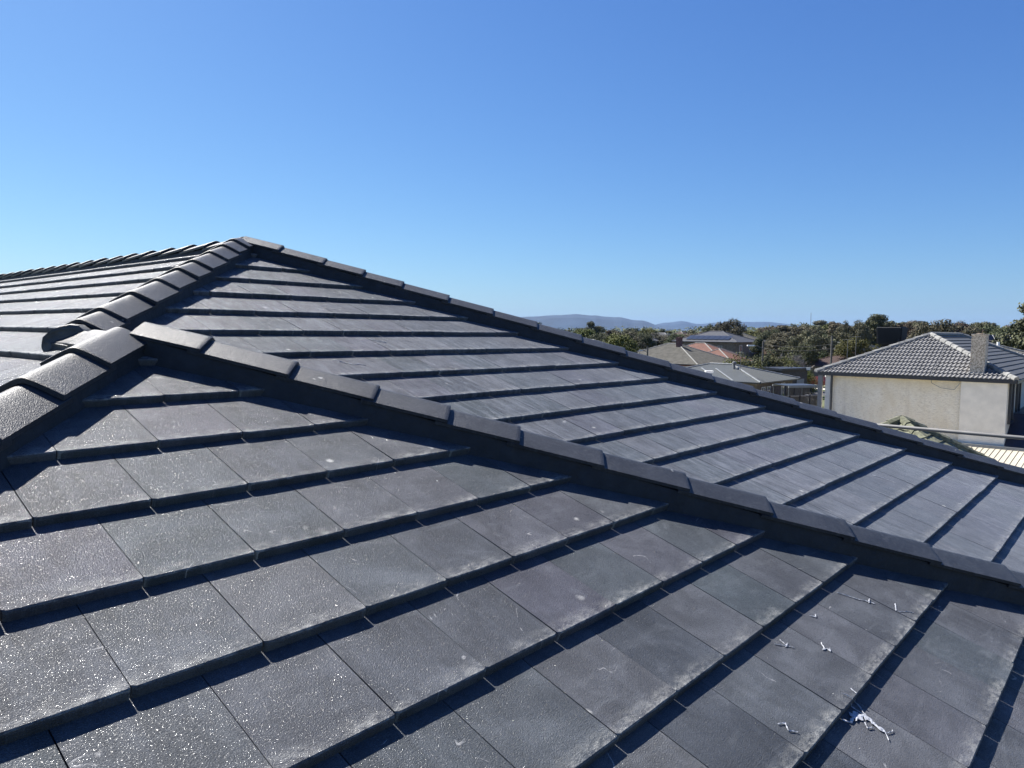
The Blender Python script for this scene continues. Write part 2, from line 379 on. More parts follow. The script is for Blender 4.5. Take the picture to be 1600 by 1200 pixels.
hills('hills', 10500, [(900, 2), (1000, 8), (1040, 16), (1065, 18.5), (1090, 14.5), (1125, 17.5), (1165, 18.5), (1200, 18.5), (1240, 15), (1300, 13), (1450, 12), (1700, 12), (1900, 3)])

tag(MB().box(12.5, 62, -22, 34, -.3, .008).build('bounce_slab', M['bounce_concrete']), kind='structure')  # hidden concrete slab, added to bounce sunlight onto the shaded cream wall

# ------------------------------------------------------------------ the tiled roof we stand on
TH = 0.384557; T = math.tan(TH); ct, st_ = math.cos(TH), math.sin(TH)
GA, V1, WT, HB = 0.3289, 0.16724, 0.300, 0.0285
A2 = Vector((1.8317, 2.4814, .7413))
EZ = -2.28                                   # eave height below the front apex
roof = thing('tiled_roof_house', 'two storey house under a dark slate grey flat tiled hip roof in the foreground', 'house', (0, 0, ZB))

def tiles_bm(O, ex, s, n, x1, vref, c0, c1, xa, xb, planes, seed):
    """flat interlocking tiles in courses. O apex point on the plane; lower edge of course c at slope distance vref+GA*c"""
    rnd = random.Random(seed)
    bm = bmesh.new(); uvl = bm.loops.layers.uv.new('tile'); rnl = bm.loops.layers.uv.new('rnd')
    def P(x, v, h): return O + ex * x + s * v + n * h
    for c in range(c0, c1 + 1):
        vlow = vref + GA * c; off = .5 * (c % 2) * WT
        k0 = math.floor((xa(vlow) - x1 - off) / WT) - 1; k1 = math.ceil((xb(vlow) - x1 - off) / WT) + 1
        wav = rnd.uniform(-.0015, .0015)
        for k in range(k0, k1):
            r1, r2 = rnd.random(), rnd.random()
            xl = x1 + off + k * WT + .0014 + rnd.uniform(-.0006, .0006); w = WT - .0028
            dz = rnd.uniform(-.0012, .0012) + .003 * noise.noise(Vector((k * .23, c * .5, seed * 3.1))); dzr = dz + rnd.uniform(-.0012, .0012); dv = rnd.uniform(-.002, .002) + wav + .004 * noise.noise(Vector((k * .2, c * .9, seed + 9.1)))
            ln = GA + .05; sl = -HB / GA
            us = [0, .0014, .011, w * .25, w * .5, w * .75, w - .011, w - .0014, w]
            cut = [.008, .0055] + [rnd.uniform(0, .0012) for _ in range(5)] + [.002, .006]; dr = [.0003, .0] + [rnd.uniform(0, .0007) for _ in range(5)] + [.0, .0003]
            rows = []
            # bottom front, nose, top
            prof = [(0, -HB - .012, 0), (-.0005, -.009, 0), (.0012, -.003, 0), (.0045, -.0004, 0), (.012, .0002, 1), (ln, None, 1)]
            for a, h, full in prof:
                row = []
                for i, uu in enumerate(us):
                    dzz = dz + (dzr - dz) * uu / w
                    aa = a + (cut[i] if a < .2 else 0)
                    hh = (sl * aa if h is None or full else h) - dr[i] * (1 if h != prof[0][1] else 0) + (0 if h is None else dzz)
                    if h is not None and not full: hh += sl * cut[i]
                    row.append((bm.verts.new(P(xl + uu, vlow - aa + dv, hh)), uu, max(0, aa)))
                rows.append(row)
            for ra, rb in zip(rows, rows[1:]):
                for i in range(len(us) - 1):
                    q = [ra[i], ra[i + 1], rb[i + 1], rb[i]]
                    f = bm.faces.new([x[0] for x in q])
                    for lp, x in zip(f.loops, q): lp[uvl].uv = (x[1], x[2]); lp[rnl].uv = (r1, r2)
            for side in (0, -1):
                a = rows[0][side][0]; q0 = rows[-1][side][0]
                lowv = bm.verts.new(q0.co - n * .02)
                vs = [a, lowv] + [r[side][0] for r in reversed(rows[1:])]
                f = bm.faces.new(vs if side == -1 else list(reversed(vs)))
                for lp in f.loops: lp[uvl].uv = (.01, .2); lp[rnl].uv = (r1, r2)
    for co, no in planes:
        bmesh.ops.bisect_plane(bm, geom=bm.verts[:] + bm.edges[:] + bm.faces[:], plane_co=co, plane_no=no, clear_outer=True, dist=1e-5)
    return bm
X, Y, Z3 = Vector((1, 0, 0)), Vector((0, 1, 0)), Vector((0, 0, 1))
def slope_obj(bm, label=None, mat='tile'):
    o = bobj('roof_slope', bm, M[mat], roof)
    if label: o['label'] = label
    return o
r2 = 2 ** .5
DXM, DX3 = .045, .065
DX = .095                                     # the left slope sits a little proud, its hips run this far left
VE = -EZ / st_; VE2 = (A2.z - EZ) / st_
nc1 = int((VE - V1) / GA)
# front hip end
s1, n1 = Vector((0, -ct, -st_)), Vector((0, -st_, ct))
slope_obj(tiles_bm(Vector((0, 0, 0)), X, s1, n1, .03404, V1, 0, nc1, lambda v: -v * ct - .2, lambda v: v * ct,
    [(Vector((-.02 - DX, 0, 0)), Vector((-1, 1, 0)) / r2), (Vector((.02, 0, 0)), Vector((1, 1, 0)) / r2)], 1))
# main hip end behind it
x2, v2 = -1.74793, .50934
nc2 = int((VE2 - v2) / GA)
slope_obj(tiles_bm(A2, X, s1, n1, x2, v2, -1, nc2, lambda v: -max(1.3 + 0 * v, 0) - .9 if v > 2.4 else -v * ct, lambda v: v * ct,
    [(A2 + Vector((.02, 0, 0)), Vector((1, 1, 0)) / r2), (Vector((-DXM, .63, 0)), Vector((-1, 1, 0)) / r2), (Vector((0, .65, 0)), Vector((-1, -1, 0)) / r2)], 2), 'streaked, dusty tiles with sheen painted into their colour, higher slope behind the front hip', 'tile_dusty_sheen')
# long left slope (two pieces: below the small ridge and beyond it)
s3, n3 = Vector((-ct, 0, -st_)), Vector((-st_, 0, ct))
exL = Vector((0, -1, 0))
def pl(lo, hi): return []
slope_obj(tiles_bm(Vector((-DX3, 0, 0)), exL, s3, n3, .11, V1, 0, nc1, lambda v: -.8, lambda v: v * ct,
    [(Vector((.02 - DX, 0, 0)), Vector((1, -1, 0)) / r2), (Vector((-.02 - DX * .5, 0, 0)), X), (Vector((0, .65, 0)), Y)], 3))
YB = 19.0
slope_obj(tiles_bm(Vector((-DX3, 0, 0)), exL, s3, n3, .11, V1, -6, nc1, lambda v: -YB, lambda v: -.5,
    [(Vector((-DXM, .63, 0)), Vector((1, -1, 0)) / r2), (Vector((A2.x - .02 - DXM * .5, 0, 0)), X), (Vector((0, .65, 0)), -Y)], 4))
# narrow slope between the front wing's right hip and the valley
s4, n4 = Vector((ct, 0, -st_)), Vector((st_, 0, ct))
slope_obj(tiles_bm(Vector((0, 0, 0)), Y, s4, n4, .05, V1, 0, nc1, lambda v: -v * ct - .3, lambda v: -v * ct + 1.0,
    [(Vector((0, -.02 + .04, 0)), Vector((-1, -1, 0)) / r2), (Vector((0, .64, 0)), Vector((1, 1, 0)) / r2), (Vector((.02, 0, 0)), -X)], 5))
# far right slope of the main roof
slope_obj(tiles_bm(A2, Y, s4, n4, .05, v2, -1, nc2, lambda v: -v * ct - .3, lambda v: YB - A2.y,
    [(A2 + Vector((.03, 0, 0)), Vector((-1, -1, 0)) / r2), (A2 + Vector((.03, 0, 0)), -X)], 6))
# underlay below the tiles
def dn(p, d=.10): return Vector(p) - Z3 * d
xr = A2.x + (A2.z - EZ) / T; ye = A2.y - (A2.z - EZ) / T; xl = EZ / T; yf = EZ / T
ul = MB()
A1 = Vector((0, 0, 0)); B1 = Vector((0, .65, 0)); A3 = Vector((A2.x, YB, A2.z))
vx = -EZ / T; valley = Vector((vx, .65 - vx, EZ))
ul.tri(dn(A1), dn((xl, yf, EZ)), dn((-xl, yf, EZ)))
ul.v.append(tuple(dn(valley))); 
ul.quad(dn(B1), dn(valley), dn((xr, ye, EZ)), dn(A2))
ul.quad(dn(A1), dn((-xl, yf, EZ)), dn(valley), dn(B1))
n0 = len(ul.v); ul.v += [tuple(dn(p)) for p in (A1, B1, A2, A3, (xl, YB, EZ), (xl, yf, EZ))]; ul.f.append(tuple(range(n0, n0 + 6)))
ul.quad(dn(A2), dn((xr, ye, EZ)), dn((xr, YB, EZ)), dn(A3))
ul.build('roof_underlay', M['underlay'], roof)
# walls and gutter of our own house
wl = MB(); i_ = .5
pts = [(xl + i_, yf + i_), (-xl - i_, yf + i_), (-xl - i_, ye + i_), (xr - i_, ye + i_), (xr - i_, YB - i_), (xl + i_, YB - i_)]
for a, b in zip(pts, pts[1:] + pts[:1]):
    wl.quad((a[0], a[1], -ZB), (b[0], b[1], -ZB), (b[0], b[1], EZ - .05), (a[0], a[1], EZ - .05))
# gable end closing the far end
wl.quad((xl + i_, YB - i_, EZ - .05), (xr - i_, YB - i_, EZ - .05), (A2.x, YB - i_, A2.z - .2), (A2.x, YB - i_, A2.z - .2))
wl.build('wall', M['brick_dark'], roof)
pe = [(xl, yf), (-xl, yf), (-xl, ye), (xr, ye), (xr, YB), (xl, YB)]
gt = MB(); sf = MB()
for a, b in zip(pe, pe[1:] + pe[:1]):
    gt.beam((a[0], a[1], EZ - .10), (b[0], b[1], EZ - .10), .12, .11)
gt.build('gutter', M['gutter'], roof)

# ridge capping: one part per cap
def cap_mesh(length, b, drop, rnd, rd=.010, th_=.014):
    """cap in local frame: x down the hip (0 upper end, length = lower end), y sideways, z up"""
    bm = bmesh.new(); sec = []
    K = 20
    for i in range(K + 1):
        t = -1 + 2 * i / K
        r_ = abs(t)
        z = -drop * (math.sqrt(r_ * r_ + rd) - math.sqrt(rd)) / (math.sqrt(1 + rd) - math.sqrt(rd))
        sec.append((t * b, z))
    def ring(x, sc, lift):
        top = [bm.verts.new((x, y * sc, z + lift)) for y, z in sec]
        bot = [bm.verts.new((x, y * (sc - .03), z + lift - th_)) for y, z in sec]
        return top, bot
    xs = [0, length * .5, length - .02, length - .003, length]
    lf = [0, .002, .004, .004, .002]; scs = [.975, .985, 1.0, 1.0, .996]
    rings = [ring(x, s_, l_) for x, s_, l_ in zip(xs, scs, lf)]
    for (t0, b0), (t1, b1) in zip(rings, rings[1:]):
        for i in range(K):
            bm.faces.new((t0[i], t1[i], t1[i + 1], t0[i + 1])); bm.faces.new((b0[i], b0[i + 1], b1[i + 1], b1[i]))
        bm.faces.new((t0[0], b0[0], b1[0], t1[0])); bm.faces.new((t0[K], t1[K], b1[K], b0[K]))
    for (t0, b0), fl in ((rings[0], 0), (rings[-1], 1)):
        for i in range(K):
            q = (t0[i], t0[i + 1], b0[i + 1], b0[i]); bm.faces.new(q if not fl else tuple(reversed(q)))
    bmesh.ops.recalc_face_normals(bm, faces=bm.faces[:])
    return bm
rc = random.Random(5)
def caps(A, d, joints, lift, b=.122, drop=.050, endlift=.013, rd=.010, th_=.014, start=0.0):
    """caps laid from the lowest up; joints = distances of the exposed lower ends"""
    d = Vector(d).normalized(); side = Z3.cross(d).normalized(); up = d.cross(side).normalized()
    if up.z < 0: up = -up
    side = up.cross(d)
    prev = 0
    for i, j in enumerate(joints):
        s0 = (joints[i - 1] - .05) if i else start
        ln = j - s0
        bm = cap_mesh(ln, b + rc.uniform(-.003, .003), drop, rc, rd, th_)
        me = bpy.data.meshes.new('ridge_cap'); bm.to_mesh(me); bm.free(); me.materials.append(M['cap'])
        for p in me.polygons: p.use_smooth = True
        me.set_sharp_from_angle(angle=rad(38))
        o = bpy.data.objects.new('ridge_cap', me); C.objects.link(o); o.parent = roof
        tl = endlift / ln                                  # lower end rides over the next cap
        d2 = (d + up * tl).normalized(); u2 = (up - d * tl).normalized()
        mt = Matrix((d2, side, u2)).transposed().to_4x4()
        mt.translation = A + d * s0 + up * (lift + rc.uniform(-.002, .002)) + side * rc.uniform(-.003, .003)
        o.matrix_local = mt
def point_strip(A, d, s0, s1, lift, b=.108, drop=.050, foot=.10):
    """mortar bedding under the caps"""
    d = Vector(d).normalized(); side = Z3.cross(d).normalized(); up = d.cross(side).normalized()
    if up.z < 0: up = -up
    m = MB(); n = int((s1 - s0) / .04) + 1; prev = None
    for i in range(n + 1):
        s = s0 + (s1 - s0) * i / n; w = .006 * noise.noise(Vector((s * 9, A.x, 1))) + .004 * noise.noise(Vector((s * 31, A.y, 7)))
        c = A + d * s; row = []
        for y, z in ((-b - .012, -foot), (-b + w, lift - drop - .006), (0, lift - .014), (b + w, lift - drop - .006), (b + .012, -foot)):
            row.append(c + side * y + up * z)
        if prev:
            for j in range(4): m.quad(prev[j], row[j], row[j + 1], prev[j + 1])
        prev = row
    m.build('mortar_bedding', M['pointing'], roof)
dR, dL = Vector((1, -1, -T)), Vector((-1, -1, -T))
jR1 = [.267, .640, 1.004, 1.327, 1.648, 2.031, 2.427, 2.818, 3.21, 3.632]
while jR1[-1] < 8: jR1.append(jR1[-1] + .395)
caps(A1, dR, jR1, .088, start=-.02)
point_strip(A1, dR, 0, 8.4, .088)
jR2 = [.292, .662, .994, 1.329, 1.728, 2.12, 2.511, 2.909, 3.306, 3.713]
while jR2[-1] < 10.9: jR2.append(jR2[-1] + .395)
caps(A2, dR, jR2, .088, start=-.03)
point_strip(A2, dR, 0, 11.2, .088)
jL1 = [.36, .69, 1.03]
while jL1[-1] < 8: jL1.append(jL1[-1] + .365)
DL = Vector((-DX, 0, 0))
caps(A1 + DL, dL, jL1, .070, .127, .060, .019, .03, .018)
point_strip(A1 + DL, dL, 0, 8.4, .070)
DM = Vector((-DXM, 0, 0))
jL2 = [.20, .451, .756, 1.099, 1.376, 1.708, 2.067, 2.432, 2.66]
caps(A2 + DM, dL, jL2, .075, .127, .060, .019, .03, .018)
point_strip(A2 + DM, dL, 0, 2.62, .075)
caps(Vector((-DX * .5, .02, 0)), (0, 1, 0), [.40, .69], .040, .118, .062, .010, .03)
point_strip(Vector((-DX * .5, 0, 0)), (0, 1, 0), 0, .70, .050)
jRR = [.45, .88, 1.32, 1.747, 2.168, 2.557, 2.979, 3.398, 3.843, 4.244, 4.671, 5.113]
while jRR[-1] < 16: jRR.append(jRR[-1] + .425)
# rear ridge: lower lap ends face us, so lay from the far end back
def caps_flip(A, d, joints, lift, **k):
    d = Vector(d); end = A + d * joints[-1]; jj = [joints[-1] - x for x in reversed(joints[:-1])] + [joints[-1]]
    caps(end, -d, jj, lift, **k)
caps_flip(A2 + DM * .5, (0, 1, 0), jRR, .055, endlift=.026, rd=.03, th_=.018)
point_strip(A2 + DM * .5, (0, 1, 0), 0, 16.2, .055)
# broken flashing piece where the hip capping of the main roof stops
bl = bmesh.new()
bmesh.ops.create_cube(bl, size=1)
bmesh.ops.scale(bl, vec=(.12, .22, .10), verts=bl.verts)
bmesh.ops.subdivide_edges(bl, edges=bl.edges[:], cuts=5, use_grid_fill=True)
for v in bl.verts:
    nz = noise.noise_vector(v.co * 13); v.co += nz * .022
    v.co.z -= v.co.y ** 2 * 4.5
o = bobj('torn_flashing', bl, M['lead'], roof, True); o.location = A2 + DM + dL.normalized() * 2.72 + Vector((0, 0, .03)); o.rotation_euler = (0, .1, rad(45)); o['label'] = 'torn dark flashing at the foot of the upper left hip'

# torn plastic film on the tiles
def shred(px_pts, widths, seed, h=.012):
    pass
def scrap(label, base, strips, seed):
    """strips: list of (polyline in (x along course, d downslope), width). lies on the front or main hip end"""
    t = thing('plastic_scrap', label, 'plastic scrap', base + Vector((0, 0, ZB)), group='torn white plastic film on the tiles')
    rn = random.Random(seed); m = MB()
    sl = Vector((0, -ct, -st_)); nn = Vector((0, -st_, ct))
    for poly, w in strips:
        pts = []
        for (a, b), (c, d) in zip(poly, poly[1:]):
            for i in range(6): pts.append((a + (c - a) * i / 6, b + (d - b) * i / 6))
        pts.append(poly[-1]); prev = None
        for i, (a, b) in enumerate(pts):
            k = min(i, len(pts) - 1); nx = pts[min(k + 1, len(pts) - 1)]; pv = pts[max(k - 1, 0)]
            dx, dy = nx[0] - pv[0], nx[1] - pv[1]; l = math.hypot(dx, dy) or 1; dx, dy = dx / l, dy / l
            ww = w * .6 * (.2 + 1.0 * rn.random()) * (.35 if i in (0, len(pts) - 1) else 1)
            hh = -.011 + .002 * rn.random(); row = []
            for q, hz in ((-1, 0), (-.4, .002 * rn.random()), (.3, .003 * rn.random()), (1, .0005)):
                x = a - dy * ww * q + rn.uniform(-.001, .001); y = b + dx * ww * q + rn.uniform(-.001, .001)
                wp = base + X * x + sl * y
                vv = (-wp.y / ct - V1) if label.find('main roof') < 0 else ((A2.y - wp.y) / ct - v2)
                fr_ = (vv / GA) % 1.0
                row.append(X * x + sl * y + nn * (-HB * (1 - fr_) + .0012 + hz))
            if prev:
                for j in range(3): m.quad(prev[j], row[j], row[j + 1], prev[j + 1])
            prev = row
    o = m.build('film', M['film'], t)
    sm = o.modifiers.new('thick', 'SOLIDIFY'); sm.thickness = .0005
big = [([(-.012, -.008), (.03, .018), (.035, .035)], .032), ([(-.02, .012), (.03, .0)], .012), ([(.035, .028), (.02, .06), (.015, .09)], .014), ([(.015, .09), (.04, .1), (.05, .098)], .002), ([(.012, .088), (-.015, .105)], .002), ([(-.012, 0), (-.045, .004), (-.058, -.018)], .007), ([(.04, .02), (.072, -.01), (.085, -.05)], .003), ([(.038, .02), (.04, -.03), (.03, -.06)], .003), ([(.0, .03), (-.02, .045), (.0, .055)], .004)]
scrap('large crumpled shred of white plastic film, the biggest one on the lower right tiles', Vector((.985, -2.62, -1.058)), big, 1)
scrap('long thin white plastic shred up by the hip on the right, above the larger scrap', Vector((1.745, -2.41, -.975)), [([(-.03, -.08), (.0, -.03), (.015, 0)], .004), ([(.0, -.02), (.03, .01), (.05, .045)], .006), ([(.03, .03), (.07, .02)], .003)], 2)
scrap('short straight white plastic sliver beside the hip, right of the long shred', Vector((1.87, -2.52, -1.02)), [([(-.035, .0), (.03, -.02)], .004), ([(-.03, .01), (.01, .03), (.03, .05)], .0025)], 3)
scrap('small white knot of plastic film between the two long shreds and the lower joint', Vector((1.227, -2.445, -.99)), [([(-.02, 0), (.01, .008), (.0, .02), (.022, .012)], .006), ([(.0, 0), (.025, -.02)], .002)], 4)
scrap('small spidery white plastic shred just below the shadow of the seventh course', Vector((1.10, -2.367, -.958)), [([(-.035, -.03), (.0, 0), (.015, .02)], .003), ([(-.01, .0), (.02, -.005)], .005), ([(0, 0), (.012, -.03)], .002)], 5)
scrap('curled white plastic wisp near the bottom edge of the picture', Vector((.684, -2.519, -1.02)), [([(-.012, -.02), (.014, -.008), (-.01, .01), (.012, .03)], .0045)], 6)
scrap('tiny curved white plastic wisp under the hip, nearest the upper shadow', Vector((1.413, -2.348, -.95)), [([(-.015, -.01), (.0, .008), (.022, .0)], .004)], 7)
scrap('white plastic shred on the main roof just above the front hip', Vector((1.30, .346, -.123)), [([(-.05, -.07), (-.01, -.02), (.04, .02)], .006), ([(.04, .02), (.07, .01), (.10, .04)], .005)], 8)
scrap('white plastic shred on the main roof one course above the other', Vector((1.764, .661, .005)), [([(-.03, -.05), (.0, 0), (.05, .04)], .006), ([(.03, -.02), (.06, .03)], .004)], 9)
scrap('faint white plastic strip on the main roof near the cream house', Vector((4.55, -1.77, -.98)), [([(-.03, -.06), (.0, -.01), (.02, .05), (.02, .10)], .006)], 10)

# ------------------------------------------------------------------ generic roofs and houses
def face_roof(bm, O, ex, s, n, width, length, gauge, pitch, amp, step, planes, sub=6, style='wave'):
    """stepped tile courses (or ribbed sheet) from the eave upward; O = eave corner, s = down-slope"""
    b2 = bmesh.new()
    if style == 'metal':
        k = max(1, int(width / pitch)); p = width / k
        prof = []
        for i in range(k):
            prof += [(i * p, 0), (i * p + p * .12, amp), (i * p + p * .24, 0)]
        prof.append((width, 0))
        vs0 = [b2.verts.new(O + ex * x + n * h) for x, h in prof]; vs1 = [b2.verts.new(O + ex * x + n * h - s * length) for x, h in prof]
        for i in range(len(prof) - 1): b2.faces.new((vs0[i], vs0[i + 1], vs1[i + 1], vs1[i]))
    else:
        nr = int(length / gauge) + 1
        if amp > 0: nx = max(2, int(width / pitch * sub))
        else: nx = 2
        for r_ in range(nr):
            a0, a1 = r_ * gauge, min((r_ + 1) * gauge, length)
            rows = []
            for a, h in ((a0, 0), (a0, step), (a1, .001)):
                row = []
                for i in range(nx + 1):
                    x = width * i / nx
                    w = amp * (0.5 + .5 * math.cos(2 * PI * x / pitch)) ** 1.5 if amp > 0 else 0
                    row.append(b2.verts.new(O + ex * x - s * a + n * (h + (w if h > 0 or a > a0 else w - .01))))
                rows.append(row)
            for ra, rb in zip(rows, rows[1:]):
                for i in range(nx): b2.faces.new((ra[i], ra[i + 1], rb[i + 1], rb[i]))
    for co, no in planes:
        bmesh.ops.bisect_plane(b2, geom=b2.verts[:] + b2.edges[:] + b2.faces[:], plane_co=co, plane_no=no, clear_outer=True)
    me = bpy.data.meshes.new('tmp'); b2.to_mesh(me); b2.free(); bm.from_mesh(me); bpy.data.meshes.remove(me)

STY = {'wave': dict(gauge=.33, pitch=.30, amp=.035, step=.035, sub=6, style='wave'),
       'wave_fine': dict(gauge=.34, pitch=.165, amp=.048, step=.052, sub=8, style='wave'),
       'flat': dict(gauge=.34, pitch=.3, amp=0, step=.035, style='flat'),
       'metal': dict(gauge=1, pitch=.19, amp=.02, step=0, style='metal')}
def hip_roof(par, x0, x1, y0, y1, z, pitch, mat, style='wave', capmat=None, capr=.10, mats2=None):
    """hip roof on an eave rectangle; ridge along the longer side"""
    tp = math.tan(rad(pitch)); c, s = math.cos(rad(pitch)), math.sin(rad(pitch))
    lx, ly = x1 - x0, y1 - y0; h = min(lx, ly) / 2 * tp; hw = min(lx, ly) / 2
    if lx >= ly: ra, rb = Vector((x0 + hw, y0 + hw, z + h)), Vector((x1 - hw, y0 + hw, z + h))
    else: ra, rb = Vector((x0 + hw, y0 + hw, z + h)), Vector((x0 + hw, y1 - hw, z + h))
    cs = [Vector((x0, y0, z)), Vector((x1, y0, z)), Vector((x1, y1, z)), Vector((x0, y1, z))]
    L = hw / c
    d = 1 / r2
    faces = [ # O, ex, s, n, width, planes
        (cs[3], Vector((0, -1, 0)), Vector((-c, 0, -s)), Vector((-s, 0, c)), ly, [(cs[0], Vector((1, -1, 0)) * d), (cs[3], Vector((1, 1, 0)) * d)], 'a'),
        (cs[0], X, Vector((0, -c, -s)), Vector((0, -s, c)), lx, [(cs[0], Vector((-1, 1, 0)) * d), (cs[1], Vector((1, 1, 0)) * d)], 'b'),
        (cs[1], Y, Vector((c, 0, -s)), Vector((s, 0, c)), ly, [(cs[1], Vector((-1, -1, 0)) * d), (cs[2], Vector((-1, 1, 0)) * d)], 'b'),
        (cs[2], -X, Vector((0, c, -s)), Vector((0, s, c)), lx, [(cs[2], Vector((1, -1, 0)) * d), (cs[3], Vector((-1, -1, 0)) * d)], 'b')]
    if mats2:
        bm = bmesh.new(); f = faces[0]; face_roof(bm, f[0], f[1], f[2], f[3], f[4], L, planes=f[5], **STY[style]); bobj('roof', bm, mat, par)
        bm = bmesh.new()
        for f in faces[1:]: face_roof(bm, f[0], f[1], f[2], f[3], f[4], L, planes=f[5], **STY[mats2[1]])
        bobj('roof', bm, mats2[0], par)
    else:
        bm = bmesh.new()
        for f in faces: face_roof(bm, f[0], f[1], f[2], f[3], f[4], L, planes=f[5], **STY[style])
        bobj('roof', bm, mat, par)
    cm = MB(); 
    up = Vector((0, 0, .05))
    for a, b in ((cs[0], ra), (cs[3], ra if lx >= ly else rb), (cs[1], rb if lx >= ly else ra), (cs[2], rb)):
        L_ = (b - a).length; k = max(2, int(L_ / .4))
        for i in range(k):
            p, q = a.lerp(b, i / k) + up, a.lerp(b, (i + 1) / k) + up * (.75)
            cm.tube([p, q], [capr * 1.05, capr * .9], 7)
    if (rb - ra).length > .1: 
        k = max(2, int((rb - ra).length / .4))
        for i in range(k): cm.tube([ra.lerp(rb, i / k) + up, ra.lerp(rb, (i + 1) / k) + up * .8], [capr * 1.05, capr * .92], 7)
    cm.build('ridge_capping', capmat or mat, par)
    gm = MB()
    for a, b in zip(cs, cs[1:] + cs[:1]): gm.beam(a - Vector((0, 0, .06)), b - Vector((0, 0, .06)), .12, .13)
    gm.build('gutter', M['gutter'], par)
    sm = MB().quad(*(p - Vector((0, 0, .09)) for p in (cs[0], cs[3], cs[2], cs[1]))); sm.build('eave_lining', M['grey_board'], par)
    return ra, rb
def windows(par, specs, x0, y0, fr, blind=None):
    """specs: (side 'x' face -X or 'y' face -Y, along, width, sill, head)"""
    for sd, a, w, z0, z1 in specs:
        f = MB(); pn = MB(); t = .06
        def bx(m, a0, a1, zz0, zz1, d0, d1):
            if sd == 'x': m.box(x0 - d1, x0 - d0, y0 + a0, y0 + a1, zz0, zz1)
            else: m.box(x0 + a0, x0 + a1, y0 - d1, y0 - d0, zz0, zz1)
        bx(f, a, a + w, z0 - t, z0, .002, .06); bx(f, a, a + w, z1, z1 + t, .002, .05)
        for q in (a - t, a + w): bx(f, q, q + t, z0 - t, z1 + t, .003, .055)
        bx(f, a + w / 2 - .025, a + w / 2 + .025, z0, z1, .012, .045)
        fo = f.build('window', fr, par)
        bx(pn, a, a + w, z0, z1, .004, .02); pn.build('pane', M['glass'], fo)
def house(name, label, px, D, lx, ly, eave, pitch, wm, rm, style='wave', wins=(), oh=.5, rz=0, cat='house', group=None, capm=None, extra=None, fr=None, capr=.10, base=None):
    p = at(px, D) if base is None else Vector(base)
    t = thing(name, label, cat, p, rz, group)
    wb = MB().box(oh, lx - oh, oh, ly - oh, -.2, eave - .1); wb.build('wall', wm, t)
    ra, rb = hip_roof(t, 0, lx, 0, ly, eave, pitch, rm, style, capm, capr)
    windows(t, wins, oh, oh, fr or M['frame_white'])
    if extra: extra(t, ra, rb)
    return t

# ---- cream neighbour house on the right
HX, HY0, HY1, HZ = 34.55, .87, 8.86, 5.66
nb = thing('rendered_house', 'tall cream rendered house with grey tiled hip roof on the right', 'house', (HX, HY0, 0))
LX = 15.5; LY = HY1 - HY0
hip_roof(nb, 0, LX, 0, LY, HZ, 24.6, M['roof_grey'], 'wave_fine', M['lichen_cap'], .12, (M['roof_plain'], 'flat'))
ww = MB().box(.14, LX - .3, .30, LY - .42, 0, HZ - .12); ww.build('wall', M['cream'], nb)
# projecting paler bay at the near end of the wall, and its stucco joint
MB().box(.06, .137, .30, 1.95, 0, HZ - .13).build('wall_panel', M['cream_panel'], nb)
dp = MB(); dp.tube([(.02, LY - .75, HZ - .1), (.02, LY - .75, .1)], .055, 8); dp.build('downpipe', M['gutter'], nb)
dp = MB(); dp.box(.0, .14, LY - .32, LY - .12, 0, HZ - .1); dp.build('downpipe', M['pipe_grey'], nb)
MB().box(.10, .137, LY - .66, LY - .44, 0, HZ - .14).build('corner_board', M['cream_plain'], nb)
for a in (.55, 2.6):
    fo = MB().box(a, a + .12, .20, .298, 3.9, HZ - .15).box(a + .80, a + .92, .20, .298, 3.9, HZ - .15).box(a, a + .92, .19, .298, 3.8, 3.9).build('window', M['frame_dark'], nb)
    MB().box(a + .12, a + .80, .27, .296, 3.9, HZ - .16).build('pane', M['glass'], fo)
ch = MB().box(.42, 1.12, 1.20, 1.72, HZ + .1, HZ + 1.84).build('chimney', M['stone'], nb)
MB().box(.40, 1.14, 1.18, 1.74, HZ + 1.84, HZ + 1.90).box(.6, .94, 1.33, 1.6, HZ + 1.90, HZ + 1.93).build('chimney_rim', M['stone'], ch)
MB().box(.38, 1.16, 1.16, 1.76, HZ + .16, HZ + .27).build('chimney_flashing', M['metal_flash'], ch)
cb = MB(); cb.tube([(3.9 * i / 12 - .12 * 0, 3.1 + .02 * math.sin(i), HZ + .08 + 3.9 * i / 12 * .455) for i in range(0, 10)], .014, 5); cb.tube([(-.04, 3.1, HZ + .1), (-.03, 3.05, HZ - .25), (.06, 2.7, HZ - .45), (.06, 2.2, HZ - .5), (.06, 1.98, HZ - .2)], .010, 5)
cb.build('aerial_cable', M['pipe_grey'], nb)
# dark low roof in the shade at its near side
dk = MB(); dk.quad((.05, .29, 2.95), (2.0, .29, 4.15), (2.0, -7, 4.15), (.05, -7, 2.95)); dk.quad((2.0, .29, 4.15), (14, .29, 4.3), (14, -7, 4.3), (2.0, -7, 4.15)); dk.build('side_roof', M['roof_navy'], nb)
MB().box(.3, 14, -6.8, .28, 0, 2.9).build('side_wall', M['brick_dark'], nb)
# pale sheet roof low at its far corner
pr = MB(); pr.quad((-7.0, LY - .5, 2.3), (-.02, LY - .5, 3.0), (-.02, LY + 6, 3.0), (-7.0, LY + 6, 2.3)); pr.box(-6.8, -.05, LY - .4, LY + 5.8, 0, 2.25)
pr.build('lean_to_roof', M['metal_pale'], nb)

